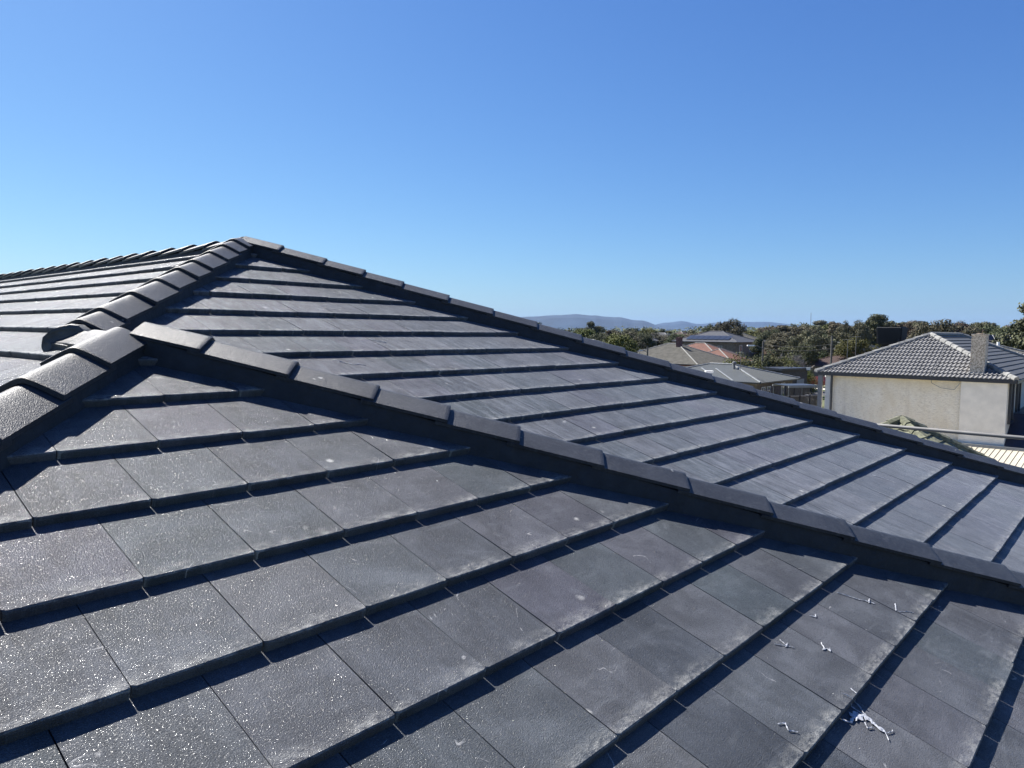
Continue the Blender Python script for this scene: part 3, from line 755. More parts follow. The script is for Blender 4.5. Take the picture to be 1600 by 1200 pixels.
# cooler on its roof, and a lower one behind the apex
def cooler(label, base, w, d, h, legs):
    t = thing('evaporative_cooler', label, 'rooftop cooler', base, 0, 'evaporative coolers on the roofs')
    bm = bmesh.new(); bmesh.ops.create_cube(bm, size=1); bmesh.ops.scale(bm, vec=(w, d, h), verts=bm.verts)
    for v in bm.verts:
        if v.co.z < 0: v.co.x *= .93; v.co.y *= .93
    bmesh.ops.bevel(bm, geom=bm.edges[:], offset=.07, segments=3, affect='EDGES'); bmesh.ops.translate(bm, vec=(0, 0, legs + h / 2), verts=bm.verts)
    bobj('casing', bm, M['black_plastic'], t, False)
    MB().box(-w * .3, w * .3, -d * .3, d * .3, -1.2, legs + .02).build('duct', M['black_plastic'], t)
    l = MB()
    for i in range(5): l.box(-w / 2 - .006, -w / 2 + .03, -d * .36, d * .36, legs + .2 + i * h * .13, legs + .225 + i * h * .13)
    l.build('louvre', M['black_plastic'], t)
cooler('large black evaporative cooler on the back slope of the cream house', (40.2, 7.0, 6.75), 1.25, 1.25, .95, .22)
cooler('low black cooler box just behind the roof apex of the cream house', at(1461, 43, 7.2), 1.2, .9, .28, .1)

# cream ribbed patio roof below the wall
pt_ = thing('patio_roof', 'cream ribbed sheet patio roof below the cream house wall', 'patio roof', (27.6, -7.5, 0))
bm = bmesh.new(); sN = Vector((-6.95, 0, -.62)).normalized(); nN = Vector((.62, 0, -6.95)).normalized() * -1
face_roof(bm, Vector((0, 0, 2.2)), Y, sN, nN, 14.2, 6.98, 1, .20, .030, 0, [], style='metal'); bobj('roof', bm, M['metal_cream'], pt_)
MB().box(-.05, .05, 0, 14.2, 2.05, 2.19).build('gutter', M['metal_cream'], pt_)
for yy in (.2, 7, 14): MB().box(.05, .15, yy, yy + .1, 0, 2.15).build('post', M['white'], pt_)
MB().box(6.80, 6.98, 0, 14.2, 2.80, 2.93).build('flashing', M['metal_flash'], pt_)

# mossy old roof between
def moss(t, ra, rb): pass
mz = at(1412, 22)
house('mossy_roof_house', 'small low house with lichen covered old grey tiles behind the right hip', 0, 0, 6.4, 6.4, 2.82, 33, M['brick_dark'], M['roof_moss'], 'wave', base=(mz.x - 3.2, mz.y - 3.2, 0), capm=M['roof_moss'], capr=.13)

# guard rail along our far eave
gr = thing('guard_rail', 'grey tubular guard rail running past the cream wall', 'guard rail', (9.32, 0, 0))
MB().tube([(0, -14, 6.22), (0, 8, 6.27)], .024, 10).build('rail', M['steel'], gr, True)
MB().tube([(0, -14, 5.72), (0, 8, 5.72)], .024, 10).build('rail', M['steel'], gr, True)
for yy in (-13, 3.2, 7.5): MB().tube([(0, yy, 0), (0, yy, 6.4)], .024, 10).build('post', M['steel'], gr, True)

# ---- metal roofed house in the middle distance
def mh(t, ra, rb):
    m = MB()
    for a in (2.9, 4.6):  # pale flashings running down the left slope
        m.beam((.05, a, 2.69), (3.6, a + 3.6, 2.69 + 3.6 * math.tan(rad(15)) + .02), .16, .05)
    m.build('flashing', M['metal_flash'], t)
    v = MB(); v.tube([(4.0, 4.6, 3.6), (4.0, 4.6, 4.15)], .13, 10); v.tube([(4.0, 4.6, 4.15), (4.0, 4.6, 4.28), (4.0, 4.6, 4.45), (4.0, 4.6, 4.5)], [.13, .24, .2, .05], 10)
    v.build('roof_vent', M['steel'], t)
house('metal_roof_house', 'low brick house under a smooth grey metal hip roof with pale hip flashings', 1189, 72, 10.8, 13.5, 2.62, 15, M['brick'], M['metal_grey'], 'metal', [('y', 1.2, .8, .7, 2.0), ('y', 2.6, .8, .7, 2.0), ('y', 6.4, .9, .5, 2.2), ('y', 8.0, .8, .7, 2.0), ('x', 2, 1.4, .9, 2.1), ('x', 7, 1.6, .9, 2.1)], .6, capm=M['metal_flash'], extra=mh, capr=.09)
e = thing('metal_roof_wing', 'grey metal roofed rear wing with a long straight ridge behind the metal roofed house', 'house wing', at(1165, 84))
hip_roof(e, 0, 16, 0, 9, 2.75, 13, M['metal_grey'], 'metal', M['metal_flash'], .09); MB().box(.5, 15.5, .5, 8.5, 0, 2.68).build('wall', M['brick'], e)
fb = thing('flat_roof_shed', 'dark flat roofed outbuilding with a white fascia corner left of the cream house', 'outbuilding', at(1222, 84), -.25)
MB().box(0, 4.9, 0, 5, 0, 3.25).build('wall', M['brick_dark'], fb); MB().box(-.2, 5.1, -.2, 5.2, 3.254, 3.5).build('roof', M['frame_dark'], fb)
MB().box(4.4, 5.15, -.26, -.204, 3.22, 3.55).build('fascia', M['white'], fb); MB().box(2.9, 4.3, -.04, -.003, .2, 2.2).build('door', M['metal_pale'], fb)

def fence(label, p, q, h, n_post, mat, slat=True):
    p, q = Vector(p), Vector(q); t = thing('fence', label, 'fence', p); d = q - p; L_ = d.length
    m = MB(); k = int(L_ / .13)
    for i in range(k):
        a = d * (i / k); b = a + d.normalized() * .105
        m.beam(a + Z3 * h / 2 + d.normalized() * .05, a + Z3 * h / 2 + d.normalized() * .051 + Vector((0, 0, .0001)), .1, .1) if False else m.beam(a + Z3 * .05, a + Z3 * (h - .02 * random.random()), .1, .02, d.normalized().cross(Z3))
    m.build('palings', mat, t)
    for i in range(n_post + 1):
        a = d * (i / n_post); MB().beam(a + d.normalized().cross(Z3) * .08, a + d.normalized().cross(Z3) * .08 + Z3 * (h + .05), .1).build('post', mat, t)
    MB().beam(Z3 * (h - .02) + d.normalized().cross(Z3) * .02, d + Z3 * (h - .02) + d.normalized().cross(Z3) * .02, .05, .09).build('rail', M['pipe_grey'], t)
    return t
fence('near dark paling fence below the metal roofed house', at(1150, 58), at(1282, 62), 2.3, 8, M['timber'])
fence('dark paling fence behind the deck beside the outbuilding', at(1228, 74), at(1268, 76), 2.2, 3, M['timber'])
fence('grey timber fence at the back of the metal roofed house', at(1165, 99), at(1225, 101), 2.1, 5, M['timber'])
dk = thing('pergola', 'small dark pergola with pale top beams in front of the outbuilding', 'pergola', at(1234, 68), -.6)
for x in (0, 3.2):
    for y in (0, 2.4): MB().box(x, x + .1, y, y + .1, 0, 2.45).build('post', M['frame_dark'], dk)
MB().box(-.1, 3.4, -.1, 0, 2.45, 2.6).box(-.1, 3.4, 2.4, 2.5, 2.45, 2.6).build('beam', M['metal_flash'], dk)
MB().box(0, 3.3, 0, 2.4, 2.60, 2.66).build('roof', M['frame_dark'], dk)
lw = thing('garden_wall', 'low pale rubble garden wall running down beside the fences', 'garden wall', at(1263, 78))
m = MB(); q0 = at(1263, 78); q1 = at(1284, 60)
for i in range(26):
    a = (q1 - q0) * (i / 26); m.box(a.x - .22, a.x + .22, a.y - .3, a.y + .36, 0, .55 + .25 * random.random() + (1 - i / 26) * .5)
m.build('stones', M['concrete'], lw)

# ---- older houses beyond the road
def chim(m, x, y, z0, z1, mat='brick_red'):
    def f(t, ra, rb):
        c = MB().box(x, x + .9, y, y + .7, z0, z1).build('chimney', M[mat], t); MB().box(x - .08, x + .98, y - .08, y + .78, z1 + .002, z1 + .16).build('chimney_rim', M[mat], c)
    return f
WX = [('x', 1.5, 1.6, 1.0, 2.2), ('x', 5.5, 1.8, 1.0, 2.2), ('x', 9, 1.5, 1.0, 2.2)]
WY = [('y', 1.5, 1.6, 1.0, 2.2), ('y', 5.5, 1.5, 1.0, 2.2), ('y', 9, 1.6, 1.0, 2.2)]
house('tiled_house', 'old house with lichen grey tiles, pale hip lines and a red brick chimney', 1090, 112, 15, 17, 2.6, 22, M['brick_red'], M['roof_green'], 'wave', WX[:2] + WY, capm=M['lichen_cap'], extra=chim(None, 6.2, 6.5, 4.2, 6.6))
house('tiled_house', 'house with bright terracotta tiles right of the red chimney', 1143, 122, 9, 9, 2.7, 24, M['cream_plain'], M['roof_red'], 'wave', [('x', 1.2, 2.2, 1, 2.2), ('x', 5, 1.5, 1, 2.2), ('y', 1.5, 1.8, .9, 2.2)], capm=M['lichen_cap'])
house('tiled_house', 'cream walled house with a faded pink tiled roof behind the red chimney', 1120, 134, 10, 12, 3.3, 24, M['cream_plain'], M['roof_red'], 'wave', WX[:2], capm=M['lichen_cap'])
def solarx(t, ra, rb):
    for k in range(8):
        yy = 2.2 + k * 1.25; z0 = 5.75 + .9 * math.tan(rad(20)) + .12
        m = MB(); m.quad((.9, yy, z0), (.9, yy + 1.15, z0), (3.1, yy + 1.15, z0 + 2.2 * math.tan(rad(20))), (3.1, yy, z0 + 2.2 * math.tan(rad(20)))); m.build('solar_panel', M['solar'], t)
house('two_storey_house', 'two storey brick house with a wide blue grey roof carrying solar panels', 1150, 150, 12, 15, 5.7, 20, M['brick'], M['roof_slate'], 'flat', [('x', 3, .8, 3.9, 4.8), ('x', 8.5, 1.2, 3.7, 5.0), ('y', 2, 1.2, 3.7, 5.0), ('y', 7, 1.2, 3.7, 5.0)], capm=M['roof_slate'], extra=solarx)
house('tiled_house', 'grey green tiled house right of the solar panel house', 1165, 165, 12, 10, 5.6, 24, M['brick_dark'], M['roof_green'], 'wave', WY, capm=M['lichen_cap'])
house('two_storey_house', 'small blue grey two storey house right of the round olive tree', 1020, 190, 9, 9, 5.3, 22, M['pipe_grey'], M['roof_slate'], 'flat', [('x', 1.5, 2.2, 3.4, 4.9), ('x', 5.5, 2, 3.4, 4.9), ('y', 2, 2, 3.4, 4.9)], capm=M['roof_slate'])
house('tiled_house', 'dark slate roofed house next right of the small blue grey one', 1048, 205, 10, 12, 5.2, 24, M['brick_dark'], M['roof_slate'], 'flat', WX[:1], capm=M['lichen_cap'])
house('tiled_house', 'far brown roofed house above the left end of the solar roof', 1075, 225, 12, 12, 5.4, 23, M['brick'], M['roof_brown'], 'flat', (), capm=M['lichen_cap'])
house('tiled_house', 'pale green roofed house seen just over the hip at the far left', 938, 150, 12, 14, 3.6, 20, M['cream_plain'], M['roof_green'], 'wave', WX, capm=M['lichen_cap'])
house('tiled_house', 'red tiled house peeping over the hip left of the round olive tree', 925, 122, 12, 12, 2.6, 24, M['cream_plain'], M['roof_red'], 'wave', WX, capm=M['lichen_cap'])
house('tiled_house', 'terracotta roofed house at the far left behind the ridge', 880, 170, 12, 12, 3.6, 22, M['brick'], M['roof_red'], 'wave', WX, capm=M['lichen_cap'])
house('tiled_house', 'brown tiled house beyond the road left of the cream house', 1378, 104, 15, 12, 2.7, 20, M['brick_dark'], M['roof_brown'], 'wave', [('x', 2, 2, .9, 2.2), ('y', 3, 2, .9, 2.2)], capm=M['roof_brown'])
house('tiled_house', 'small dull red roofed house behind the bare tree', 1240, 150, 9, 9, 3.2, 26, M['brick_red'], M['roof_red'], 'wave', WX[:1], capm=M['lichen_cap'])
house('tiled_house', 'olive roofed house behind the pole among the trees', 1178, 190, 9, 8, 3.6, 20, M['brick'], M['roof_green'], 'wave', (), capm=M['lichen_cap'])
house('tiled_house', 'pale fasciad house in the trees right of the tall pole', 1330, 140, 9, 9, 4.4, 20, M['brick_red'], M['roof_green'], 'wave', WX[:1], capm=M['white'])
house('tiled_house', 'navy roofed house behind the black cooler', 1372, 120, 12, 5.5, 4.4, 22, M['brick'], M['roof_navy'], 'wave', (), capm=M['roof_navy'])
house('tiled_house', 'dark navy glazed tile house behind the right end of the cream house', 1640, 45, 14, 14, 4.75, 17, M['brick_dark'], M['roof_navy'], 'wave_fine', (), capm=M['roof_navy'])
def vents(t, ra, rb):
    for y in (4.2, 7.4): MB().tube([(3.2, y, 5.8), (3.2, y, 6.95)], .12, 8).build('vent_pipe', M['white'], t)
house('tiled_house', 'brown grey roofed house with two white vent pipes at the far right', 1640, 62, 12, 14, 5.1, 17, M['brick'], M['roof_green'], 'flat', (), capm=M['lichen_cap'], extra=vents)
sp = thing('solar_array', 'row of blue solar panels on a far frame right of the chimney', 'solar panels', at(1541, 82), rad(-40))
for k in range(6):
    m = MB(); m.quad((k * 1.05, 0, 7.0), (k * 1.05 + .97, 0, 7.0), (k * 1.05 + .97, .5, 7.62), (k * 1.05, .5, 7.62)); o = m.build('solar_panel', M['solar'], sp)
    MB().beam((k * 1.05 - .04, 0, 7.0), (k * 1.05 - .04, .5, 7.62), .05).build('panel_frame', M['white'], o)
MB().box(-.3, 6.6, .0, 6, 0, 6.98).build('wall', M['brick'], sp)
hr = thing('flat_roof_annexe', 'flat pale topped annexe just left of the chimney top', 'annexe', at(1501, 64), rad(-45))
MB().box(0, 2.0, 0, 3, 0, 7.1).build('wall', M['brick_dark'], hr); MB().box(-.2, 2.2, -.2, 3.2, 7.104, 7.25).build('roof', M['metal_cream'], hr)

# ---- cars on the far side of the road
def car(label, loc, rz, paint):
    t = thing('parked_car', label, 'car', loc, rz, 'cars parked beyond the road')
    pr = [(-2.2, .35), (-2.25, .75), (-2.1, .92), (-1.6, .98), (-1.05, 1.38), (-.3, 1.47), (.5, 1.42), (1.15, 1.0), (1.9, .88), (2.2, .72), (2.25, .38)]
    m = MB(); n = len(pr)
    for y, k in ((-.86, 1), (.86, 1)):
        for x, z in pr: m.v.append((x, y * (.84 if z > 1.1 else 1), z))
    for i in range(n): j = (i + 1) % n; m.f.append((i, j, n + j, n + i))
    m.f.append(tuple(range(n))); m.f.append(tuple(reversed(range(n, 2 * n)))); m.build('body', paint, t)
    w = MB()
    for s_ in (-1, 1): w.quad((-1.3, s_ * .80, 1.02), (.9, s_ * .80, 1.02), (.45, s_ * .745, 1.36), (-.95, s_ * .745, 1.36))
    w.build('side_window', M['glass'], t)
    for x in (-1.4, 1.35):
        for y in (-.86, .86):
            MB().tube([(x, y - .1, .32), (x, y + .1, .32)], .32, 14).build('wheel', M['rubber'], t)
car('maroon hatchback parked beyond the grass verge', at(1276, 104, 0.02), rad(75), M['car_red'])
car('white car half hidden behind the downpipe of the cream house', at(1300, 107, 0.3), rad(20), M['car_white'])

# ---- poles, lamps, wires
def pole(label, p, h, arm=0, lamp=0, r=.13, mat='pole'):
    t = thing('utility_pole' if not lamp or mat == 'pole' else 'street_lamp', label, 'utility pole' if mat == 'pole' else 'street lamp', p)
    MB().tube([(0, 0, 0), (0, 0, h)], [r, r * .75], 8).build('post', M[mat], t)
    rt = Vector((math.cos(YAW), -math.sin(YAW), 0))
    if arm:
        MB().beam(Vector((0, 0, h - .5)) - rt * arm, Vector((0, 0, h - .5)) + rt * arm, .1, .12).build('crossarm', M[mat], t)
    if lamp:
        a = Vector((0, 0, h - .9 if mat == 'pole' else h - .1)); b = a + rt * lamp + Vector((0, 0, .35))
        MB().tube([a, a + rt * lamp * .5 + Vector((0, 0, .3)), b], .04, 6).build('lamp_arm', M['steel'], t)
        MB().beam(b - rt * .15 * (1 if lamp > 0 else -1), b + rt * (.7 if mat == 'pole' else .3) * (1 if lamp > 0 else -1), .28, .14).build('lamp_head', M['white'], t)
    return t
pA, pB, pC = at(1191, 88), at(1298, 78), at(1011, 108)
pole('grey pole with a street lamp arm in front of the dark shrubs', pA, 6.6, 0, -1.2)
pole('tall grey pole rising behind the far corner of the cream house roof', pB, 7.3, 0)
pole('dark timber pole with a lamp arm beside the round olive tree', pC, 5.4, 0, -.9, .16)
pole('near slim lamp post with a white lamp head in front of the metal roof', at(1097, 44), 4.9, 0, .35, .045, 'steel')
wr = thing('power_line', 'overhead wires strung between the two grey poles', 'power line', pA)
for dz in (0, .45):
    pts = []
    for i in range(15):
        t = i / 14; pts.append((pB - pA) * t + Z3 * ((6.2 - dz) * (1 - t) + (6.45 - dz) * t - 1.2 * t * (1 - t)))
    MB().tube(pts, .03, 5).build('wire', M['rubber'], wr)
mast = thing('radio_mast', 'thin lattice mast far off above the tree line', 'mast', at(1264, 420)); mm = MB()
mm.tube([(0, 0, 0), (0, 0, 20)], [.22, .10], 5); mm.build('post', M['steel'], mast)
def aerial(label, p, z0, z1):
    t = thing('tv_aerial', label, 'aerial', (p.x, p.y, z0), YAW, 'aerials on roofs'); m = MB(); h = z1 - z0
    m.tube([(0, 0, -.4), (0, 0, h)], .025, 6); m.build('mast', M['steel'], t); m = MB(); m.beam((-.7, 0, h), (.7, 0, h), .03)
    for i in range(6): m.beam((-.6 + i * .24, -.3, h), (-.6 + i * .24, .3, h), .02)
    m.build('elements', M['steel'], t)
aerial('television aerial on the metal roofed house', at(1157, 75), 4.0, 5.5)
aerial('television aerial behind the left slope of the cream house', at(1323, 70), 5.6, 7.0)
aerial('crooked television aerial near the black cooler', at(1336, 66), 5.6, 7.3)

# ------------------------------------------------------------------ trees
def crown_mesh(kind, seed):
    rn = random.Random(seed); m = MB(); blobs = []
    # unit tree: height 1, crown roughly .25..1
    def blob(x, y, z, r, k, fl=.8): blobs.append((x, y, z, r, k, fl))
    if kind == 'round':
        blob(0, 0, .56, .34, 2, .95)
        for i in range(34):
            a = rn.uniform(0, 2 * PI); e = rn.uniform(-.3, 1.2); r = .30; blob(r * math.cos(a) * math.cos(e), r * math.sin(a) * math.cos(e), .58 + .30 * math.sin(e), rn.uniform(.07, .14), 1)
    elif kind == 'gum':
        for i in range(26):
            z = rn.uniform(.42, .96); rr = .34 * math.sin(min(1, (1.08 - z) * 2.1) * PI / 2) * rn.uniform(.25, 1.1); a = rn.uniform(0, 2 * PI)
            blob(rr * math.cos(a), rr * math.sin(a), z, rn.uniform(.07, .15), 1, .6)
    elif kind == 'spread':
        for i in range(34):
            rr = .55 * math.sqrt(rn.random()); a = rn.uniform(0, 2 * PI); z = .82 - .55 * rr * rr + rn.uniform(-.16, .06)
            blob(rr * math.cos(a), rr * math.sin(a), z, rn.uniform(.09, .16), 1, .65)
    elif kind == 'bush':
        for i in range(30):
            rr = .5 * math.sqrt(rn.random()); a = rn.uniform(0, 2 * PI); z = rn.uniform(.12, .85 - .5 * rr)
            blob(rr * math.cos(a), rr * math.sin(a), z, rn.uniform(.12, .22), 1, .8)
    elif kind == 'column':
        for i in range(22):
            z = rn.uniform(.12, .95); rr = .16 * (1.1 - z) * rn.uniform(.2, 1.2); a = rn.uniform(0, 2 * PI)
            blob(rr * math.cos(a), rr * math.sin(a), z, rn.uniform(.06, .11), 1, 1)
    tot = sum(b[3] ** 2 * b[4] for b in blobs); NL = 12500
    for x, y, z, r, k, fl in blobs:
        n = int(NL * r * r * k / tot)
        dens = rn.uniform(.6, 1.1)
        for i in range(int(n * dens)):
            d = Vector((rn.gauss(0, 1), rn.gauss(0, 1), rn.gauss(0, 1))).normalized()
            rad_ = r * (rn.random() ** .33) * (1 + .35 * noise.noise(Vector((x, y, z)) * 9 + d * 2.2))
            p = Vector((x, y, z)) + Vector((d.x, d.y, d.z * fl)) * rad_
            nn = (d * .9 + Vector((rn.gauss(0, .6), rn.gauss(0, .6), rn.gauss(0, .6) + .35))).normalized()
            a = nn.orthogonal().normalized(); a = (Matrix.Rotation(rn.uniform(0, 6.28), 3, nn) @ a); b = nn.cross(a)
            s1 = rn.uniform(.008, .020); s2 = s1 * rn.uniform(.45, .8)
            m.quad(p - a * s1, p - b * s2, p + a * s1, p + b * s2)
    return m, blobs
def bare_mesh(seed):
    rn = random.Random(seed); m = MB()
    def br(p, d, L, r, n):
        q = p + d * L; mid = p.lerp(q, .5) + Vector((rn.gauss(0, .03), rn.gauss(0, .03), 0)) * L
        m.tube([p, mid, q], [r, r * .85, r * .65], 5 if n > 2 else 3, False)
        if n == 0: return
        for i in range(rn.choice((2, 3, 3, 4) if n < 4 else (4, 5))):
            dd = (d + Vector((rn.gauss(0, .5), rn.gauss(0, .5), rn.gauss(.18, .25)))).normalized()
            br(p.lerp(q, rn.uniform(.6, 1)), dd, L * rn.uniform(.62, .85), r * .66, n - 1)
    br(Vector((0, 0, 0)), Z3, .25, .036, 5); return m
KINDS = {}
def kind_mesh(kind, seed):
    if kind == 'bare':
        me = bare_mesh(seed); me_ = bpy.data.meshes.new('crown'); me_.from_pydata(me.v, [], me.f); return None, me_
    m, blobs = crown_mesh(kind, seed); me = bpy.data.meshes.new('crown'); me.from_pydata(m.v, [], m.f)
    t = MB(); rn = random.Random(seed); top = {'bush': .4, 'round': .5}.get(kind, .7)
    t.tube([(0, 0, 0), (.01, .005, top * .5), (0, .01, top)], [.032, .024, .010], 7)
    for x, y, z, r, k, fl in rn.sample(blobs, min(9, len(blobs))):
        z0 = min(top * .95, z * .55); t.tube([(0, 0, z0), (x * .5, y * .5, (z0 + z) / 2 + .02), (x, y, z)], [.013, .008, .003], 5)
    tm = bpy.data.meshes.new('trunk'); tm.from_pydata(t.v, [], t.f)
    return tm, me
VAR = {}
for kd, ns in (('round', 2), ('gum', 4), ('spread', 4), ('bush', 3), ('column', 2), ('bare', 2)):
    for i in range(ns): VAR[(kd, i)] = kind_mesh(kd, 100 + i * 7 + len(kd))
def tree(kd, var, leaf, p, h, wf, label, name=None, group=None, z=0, rz=None):
    tm, cm = VAR[(kd, var)]
    t = thing(name or {'gum': 'gum_tree', 'bare': 'bare_tree', 'bush': 'shrub', 'column': 'conifer_tree'}.get(kd, 'tree'), label, 'shrub' if kd == 'bush' else 'tree', (p.x, p.y, z), rz if rz is not None else random.uniform(0, 6.28), group)
    for nm, me, mat in (('trunk', tm, M['bark']), ('crown', cm, leaf)):
        if me is None: continue
        key = nm + me.name + mat.name
        if key not in KINDS:
            c = me.copy(); c.materials.clear(); c.materials.append(mat); KINDS[key] = c
        o = bpy.data.objects.new('branches' if kd == 'bare' else nm, KINDS[key]); C.objects.link(o); o.parent = t; o.scale = (h * wf, h * wf, h)
    return t
def ztop(y, D, px=1200, k=1.03):
    hor = 509.5 + px * .01027
    return (CAM.z + (hor - y) / FPX * D) * k
# singled out trees: kind, variant, leaf, px, D, top row in photo, width factor, label
LD, LO, LG, LL, LB = M['leaf_dark'], M['leaf_olive'], M['leaf_gum'], M['leaf_lime'], M['leaf_brown']
spec = [
 ('round', 0, LO, 969, 104, 519, 1.0, 'round olive green tree standing alone beyond the hip'),
 ('bush', 0, LD, 949, 112, 527, 1.0, 'dark shrub at the left foot of the round olive tree'),
 ('spread', 0, LD, 834, 190, 498, .7, 'dark tree whose top breaks the hill line at the far left'),
 ('gum', 0, LD, 921, 240, 501, .8, 'small dark pointed tree standing above the far tree line'),
 ('round', 1, LL, 912, 190, 512, 1.2, 'pale yellow green tree in front of the dark far trees'),
 ('spread', 1, LG, 1142, 165, 494, .62, 'broad tree with pinkish grey top rising above the hills in the middle'),
 ('spread', 2, LD, 1112, 175, 502, .6, 'dark green tree left of the broad pinkish one'),
 ('bush', 1, LO, 1163, 88, 541, 1.0, 'yellow green shrub right of the solar panel house'),
 ('bush', 2, LD, 1178, 90, 545, 1.1, 'dark shrub left of the grey lamp pole'),
 ('bush', 0, LO, 1199, 92, 541, .9, 'yellowish shrub right of the grey lamp pole'),
 ('bush', 1, LD, 1213, 90, 549, 1.1, 'wide dark shrub between the pole and the bare tree'),
 ('bush', 2, LO, 1226, 93, 547, .8, 'olive topped shrub left of the bare tree'),
 ('bare', 0, M['bark_pale'], 1246, 96, 524, .85, 'pale leafless tree with a fan of fine branches'),
 ('bare', 1, M['bark_pale'], 1232, 98, 530, .7, 'smaller pinkish leafless tree left of the pale bare one'),
 ('spread', 3, LG, 1268, 120, 511, .7, 'large brown green tree above the bare tree'),
 ('spread', 0, LD, 1287, 128, 519, .7, 'dark tree left of the tall grey pole'),
 ('round', 0, LD, 1256, 112, 534, .8, 'small dark tree with visible trunk behind the bare tree'),
 ('bush', 0, LO, 1296, 132, 543, 1.0, 'olive bush behind the brown tiled roof'),
 ('bush', 1, LO, 1312, 128, 544, 1.2, 'wide olive hedge under the tall pole'),
 ('bare', 1, M['bark_pale'], 1311, 190, 489, .6, 'tall leafless tree sticking up above the far trees'),
 ('bush', 2, LL, 1258, 90, 572, .9, 'bright green bush beside the outbuilding corner'),
 ('spread', 1, LO, 1341, 110, 522, .8, 'bright olive tree left of the black cooler'),
 ('spread', 2, LG, 1330, 168, 495, .6, 'rounded grey green tree top left of the cooler'),
 ('gum', 1, LD, 1364, 172, 491, .8, 'pointed dark gum just left of the cooler'),
 ('gum', 2, LG, 1387, 178, 499, 1.0, 'dark gum directly behind the black cooler'),
 ('spread', 0, LB, 1408, 170, 500, .6, 'russet brown tree just right of the cooler'),
 ('spread', 3, LG, 1468, 150, 495, .95, 'broad domed brown green tree behind the roof apex'),
 ('spread', 1, LB, 1500, 152, 498, .7, 'russet tree behind the chimney'),
 ('spread', 2, LD, 1514, 160, 503, .8, 'low dark tree above the chimney top'),
 ('gum', 3, LG, 1531, 170, 502, .8, 'feathery pale topped gum right of the chimney'),
 ('spread', 0, LD, 1556, 150, 504, .9, 'even dark green tree above the solar panels'),
 ('gum', 2, LD, 1624, 76, 462, .85, 'tall near gum tree at the right edge of the picture'),
 ('gum', 1, LG, 1600, 84, 490, .75, 'shorter gum tree beside the tall one at the right edge'),
 ('bush', 0, LG, 1592, 74, 514, 1.0, 'grey green shrub below the tall gum at the right edge'),
 ('spread', 3, LG, 1421, 176, 499, .7, 'grey green tree between the cooler and the roof apex'),
 ('gum', 0, LD, 1437, 182, 501, .7, 'slim dark tree left of the broad domed tree'),
 ('column', 0, LD, 1183, 128, 528, 1.3, 'dark conifer behind the lamp pole'),
 ('round', 1, LG, 1218, 140, 517, 1.0, 'brownish round tree behind the shrubs'),
 ('bush', 2, LD, 1235, 130, 530, 1.3, 'low dark shrub mass behind the bare trees'),
]
for kd, v, lf, px, D, y, wf, lb in spec:
    tree(kd, v, lf, at(px, D), ztop(y, D, px, 0.97 if kd == 'gum' else 1.03), wf, lb)
# the belt of trees behind, many alike
rt = random.Random(11)
prof = [(780, 516), (830, 512), (860, 511), (900, 509), (930, 509), (1000, 508), (1050, 511), (1100, 507), (1180, 508), (1220, 503), (1250, 500), (1290, 501), (1320, 500), (1420, 501), (1520, 501), (1560, 504), (1640, 502)]
def pr_y(px):
    for (a, b), (c, d) in zip(prof, prof[1:]):
        if a <= px <= c: return b + (d - b) * (px - a) / (c - a)
    return 508
nm = {'spread': 'spreading dark tree in the far tree belt under the hills', 'gum': 'ragged gum in the far tree belt under the hills', 'round': 'rounded tree in the far tree belt under the hills', 'column': 'narrow conifer in the far tree belt under the hills'}
for i in range(92):
    px = 800 + 860 * (i + rt.random() * .9) / 92; row = i % 3
    D = (180, 230, 290)[row] * rt.uniform(.92, 1.1); yy = pr_y(px) + (8, 5, 3)[row] + rt.uniform(-2.5, 4)
    kd = rt.choice(('spread', 'spread', 'spread', 'gum', 'round', 'column')); v = rt.randrange({'spread': 4, 'gum': 4, 'round': 2, 'column': 2}[kd])
    lf = rt.choice((LD, LD, LG, LG, LB, LO if rt.random() < .5 else LD))
    tree(kd, v, lf, at(px, D), max(5.0, ztop(yy, D, px)), rt.uniform(.8, 1.25), nm[kd], group='trees of the far belt')
# garden trees among the mid houses
gl = {'bush': 'garden shrub among the houses beyond the road', 'spread': 'small garden tree among the houses beyond the road', 'round': 'small rounded garden tree among the houses beyond the road'}
for i in range(30):
    px = rt.uniform(860, 1420); D = rt.uniform(150, 178)
    kd = rt.choice(('bush', 'spread', 'round')); v = rt.randrange(2)
    tree(kd, v, rt.choice((LD, LG, LO)), at(px, D), rt.uniform(2.6, 5.2), 1.0, gl[kd], group='garden trees beyond the road')
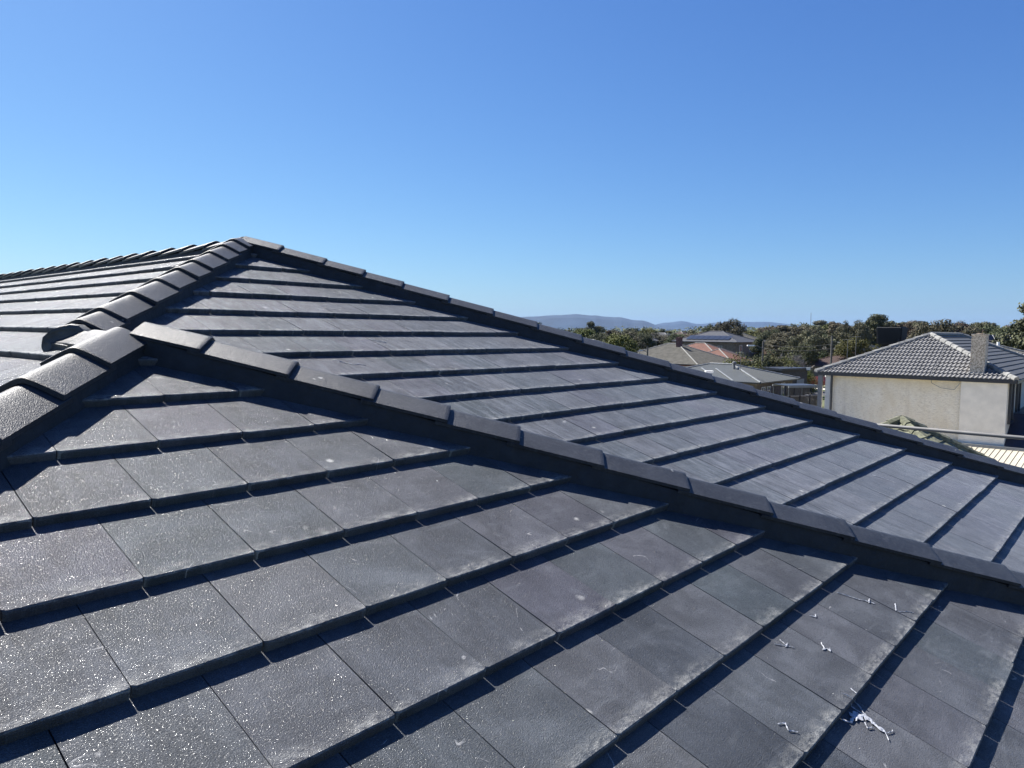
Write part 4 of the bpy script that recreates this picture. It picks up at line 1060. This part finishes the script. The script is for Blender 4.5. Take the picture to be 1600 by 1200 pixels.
# far wood
rw = random.Random(21); m = MB()
for i in range(520):
    px = rw.uniform(-200, 2000); D = rw.uniform(330, 760); p = at(px, D)
    h = (CAM.z + (509.5 + px * .01027 - (pr_y(px) + rw.uniform(1, 5))) / FPX * D) if 780 < px < 1650 else rw.uniform(8, 13)
    h = max(6.5, min(h, 14)); r = rw.uniform(3, 6)
    for k in range(70):
        d = Vector((rw.gauss(0, 1), rw.gauss(0, 1), rw.gauss(0, .7))).normalized()
        q = p + Vector((d.x * r, d.y * r, h * .62 + d.z * h * .36)); a = Vector((rw.gauss(0, 1), rw.gauss(0, 1), rw.gauss(0, 1))).normalized(); b = a.orthogonal().normalized(); s = rw.uniform(.5, 1.1)
        m.quad(q - a * s, q - b * s * .7, q + a * s, q + b * s * .7)
for i in range(420):
    px = rw.uniform(-500, 790); D = rw.uniform(70, 480); p = at(px, D); h = rw.uniform(3.5, 7.5); rr_ = rw.uniform(1.6, 3.4)
    for k in range(90):
        d = Vector((rw.gauss(0, 1), rw.gauss(0, 1), rw.gauss(0, .7))).normalized()
        q = p + Vector((d.x * rr_, d.y * rr_, h * .58 + d.z * h * .36)); a = Vector((rw.gauss(0, 1), rw.gauss(0, 1), rw.gauss(0, 1))).normalized(); b = a.orthogonal().normalized(); s_ = rw.uniform(.2, .45)
        m.quad(q - a * s_, q - b * s_ * .7, q + a * s_, q + b * s_ * .7)
tag(m.build('woodland', LD), 'continuous dark belt of distant woodland at the foot of the hills', 'woodland', kind='stuff')

# ------------------------------------------------------------------ haze
hz = MB().box(-14000, 14000, -14000, 14000, -40, 310)
def haze_mat():
    m = bpy.data.materials.new('haze'); m.use_nodes = True; nt = m.node_tree; nt.nodes.clear()
    o = nt.nodes.new('ShaderNodeOutputMaterial'); v = nt.nodes.new('ShaderNodeVolumePrincipled')
    v.inputs['Color'].default_value = (.30, .54, 1.0, 1); v.inputs['Density'].default_value = 2.8e-5; v.inputs['Anisotropy'].default_value = 0.0
    nt.links.new(v.outputs[0], o.inputs['Volume']); return m
tag(hz.build('haze', haze_mat()), 'thin blue summer haze over the whole suburb', 'haze', kind='stuff')
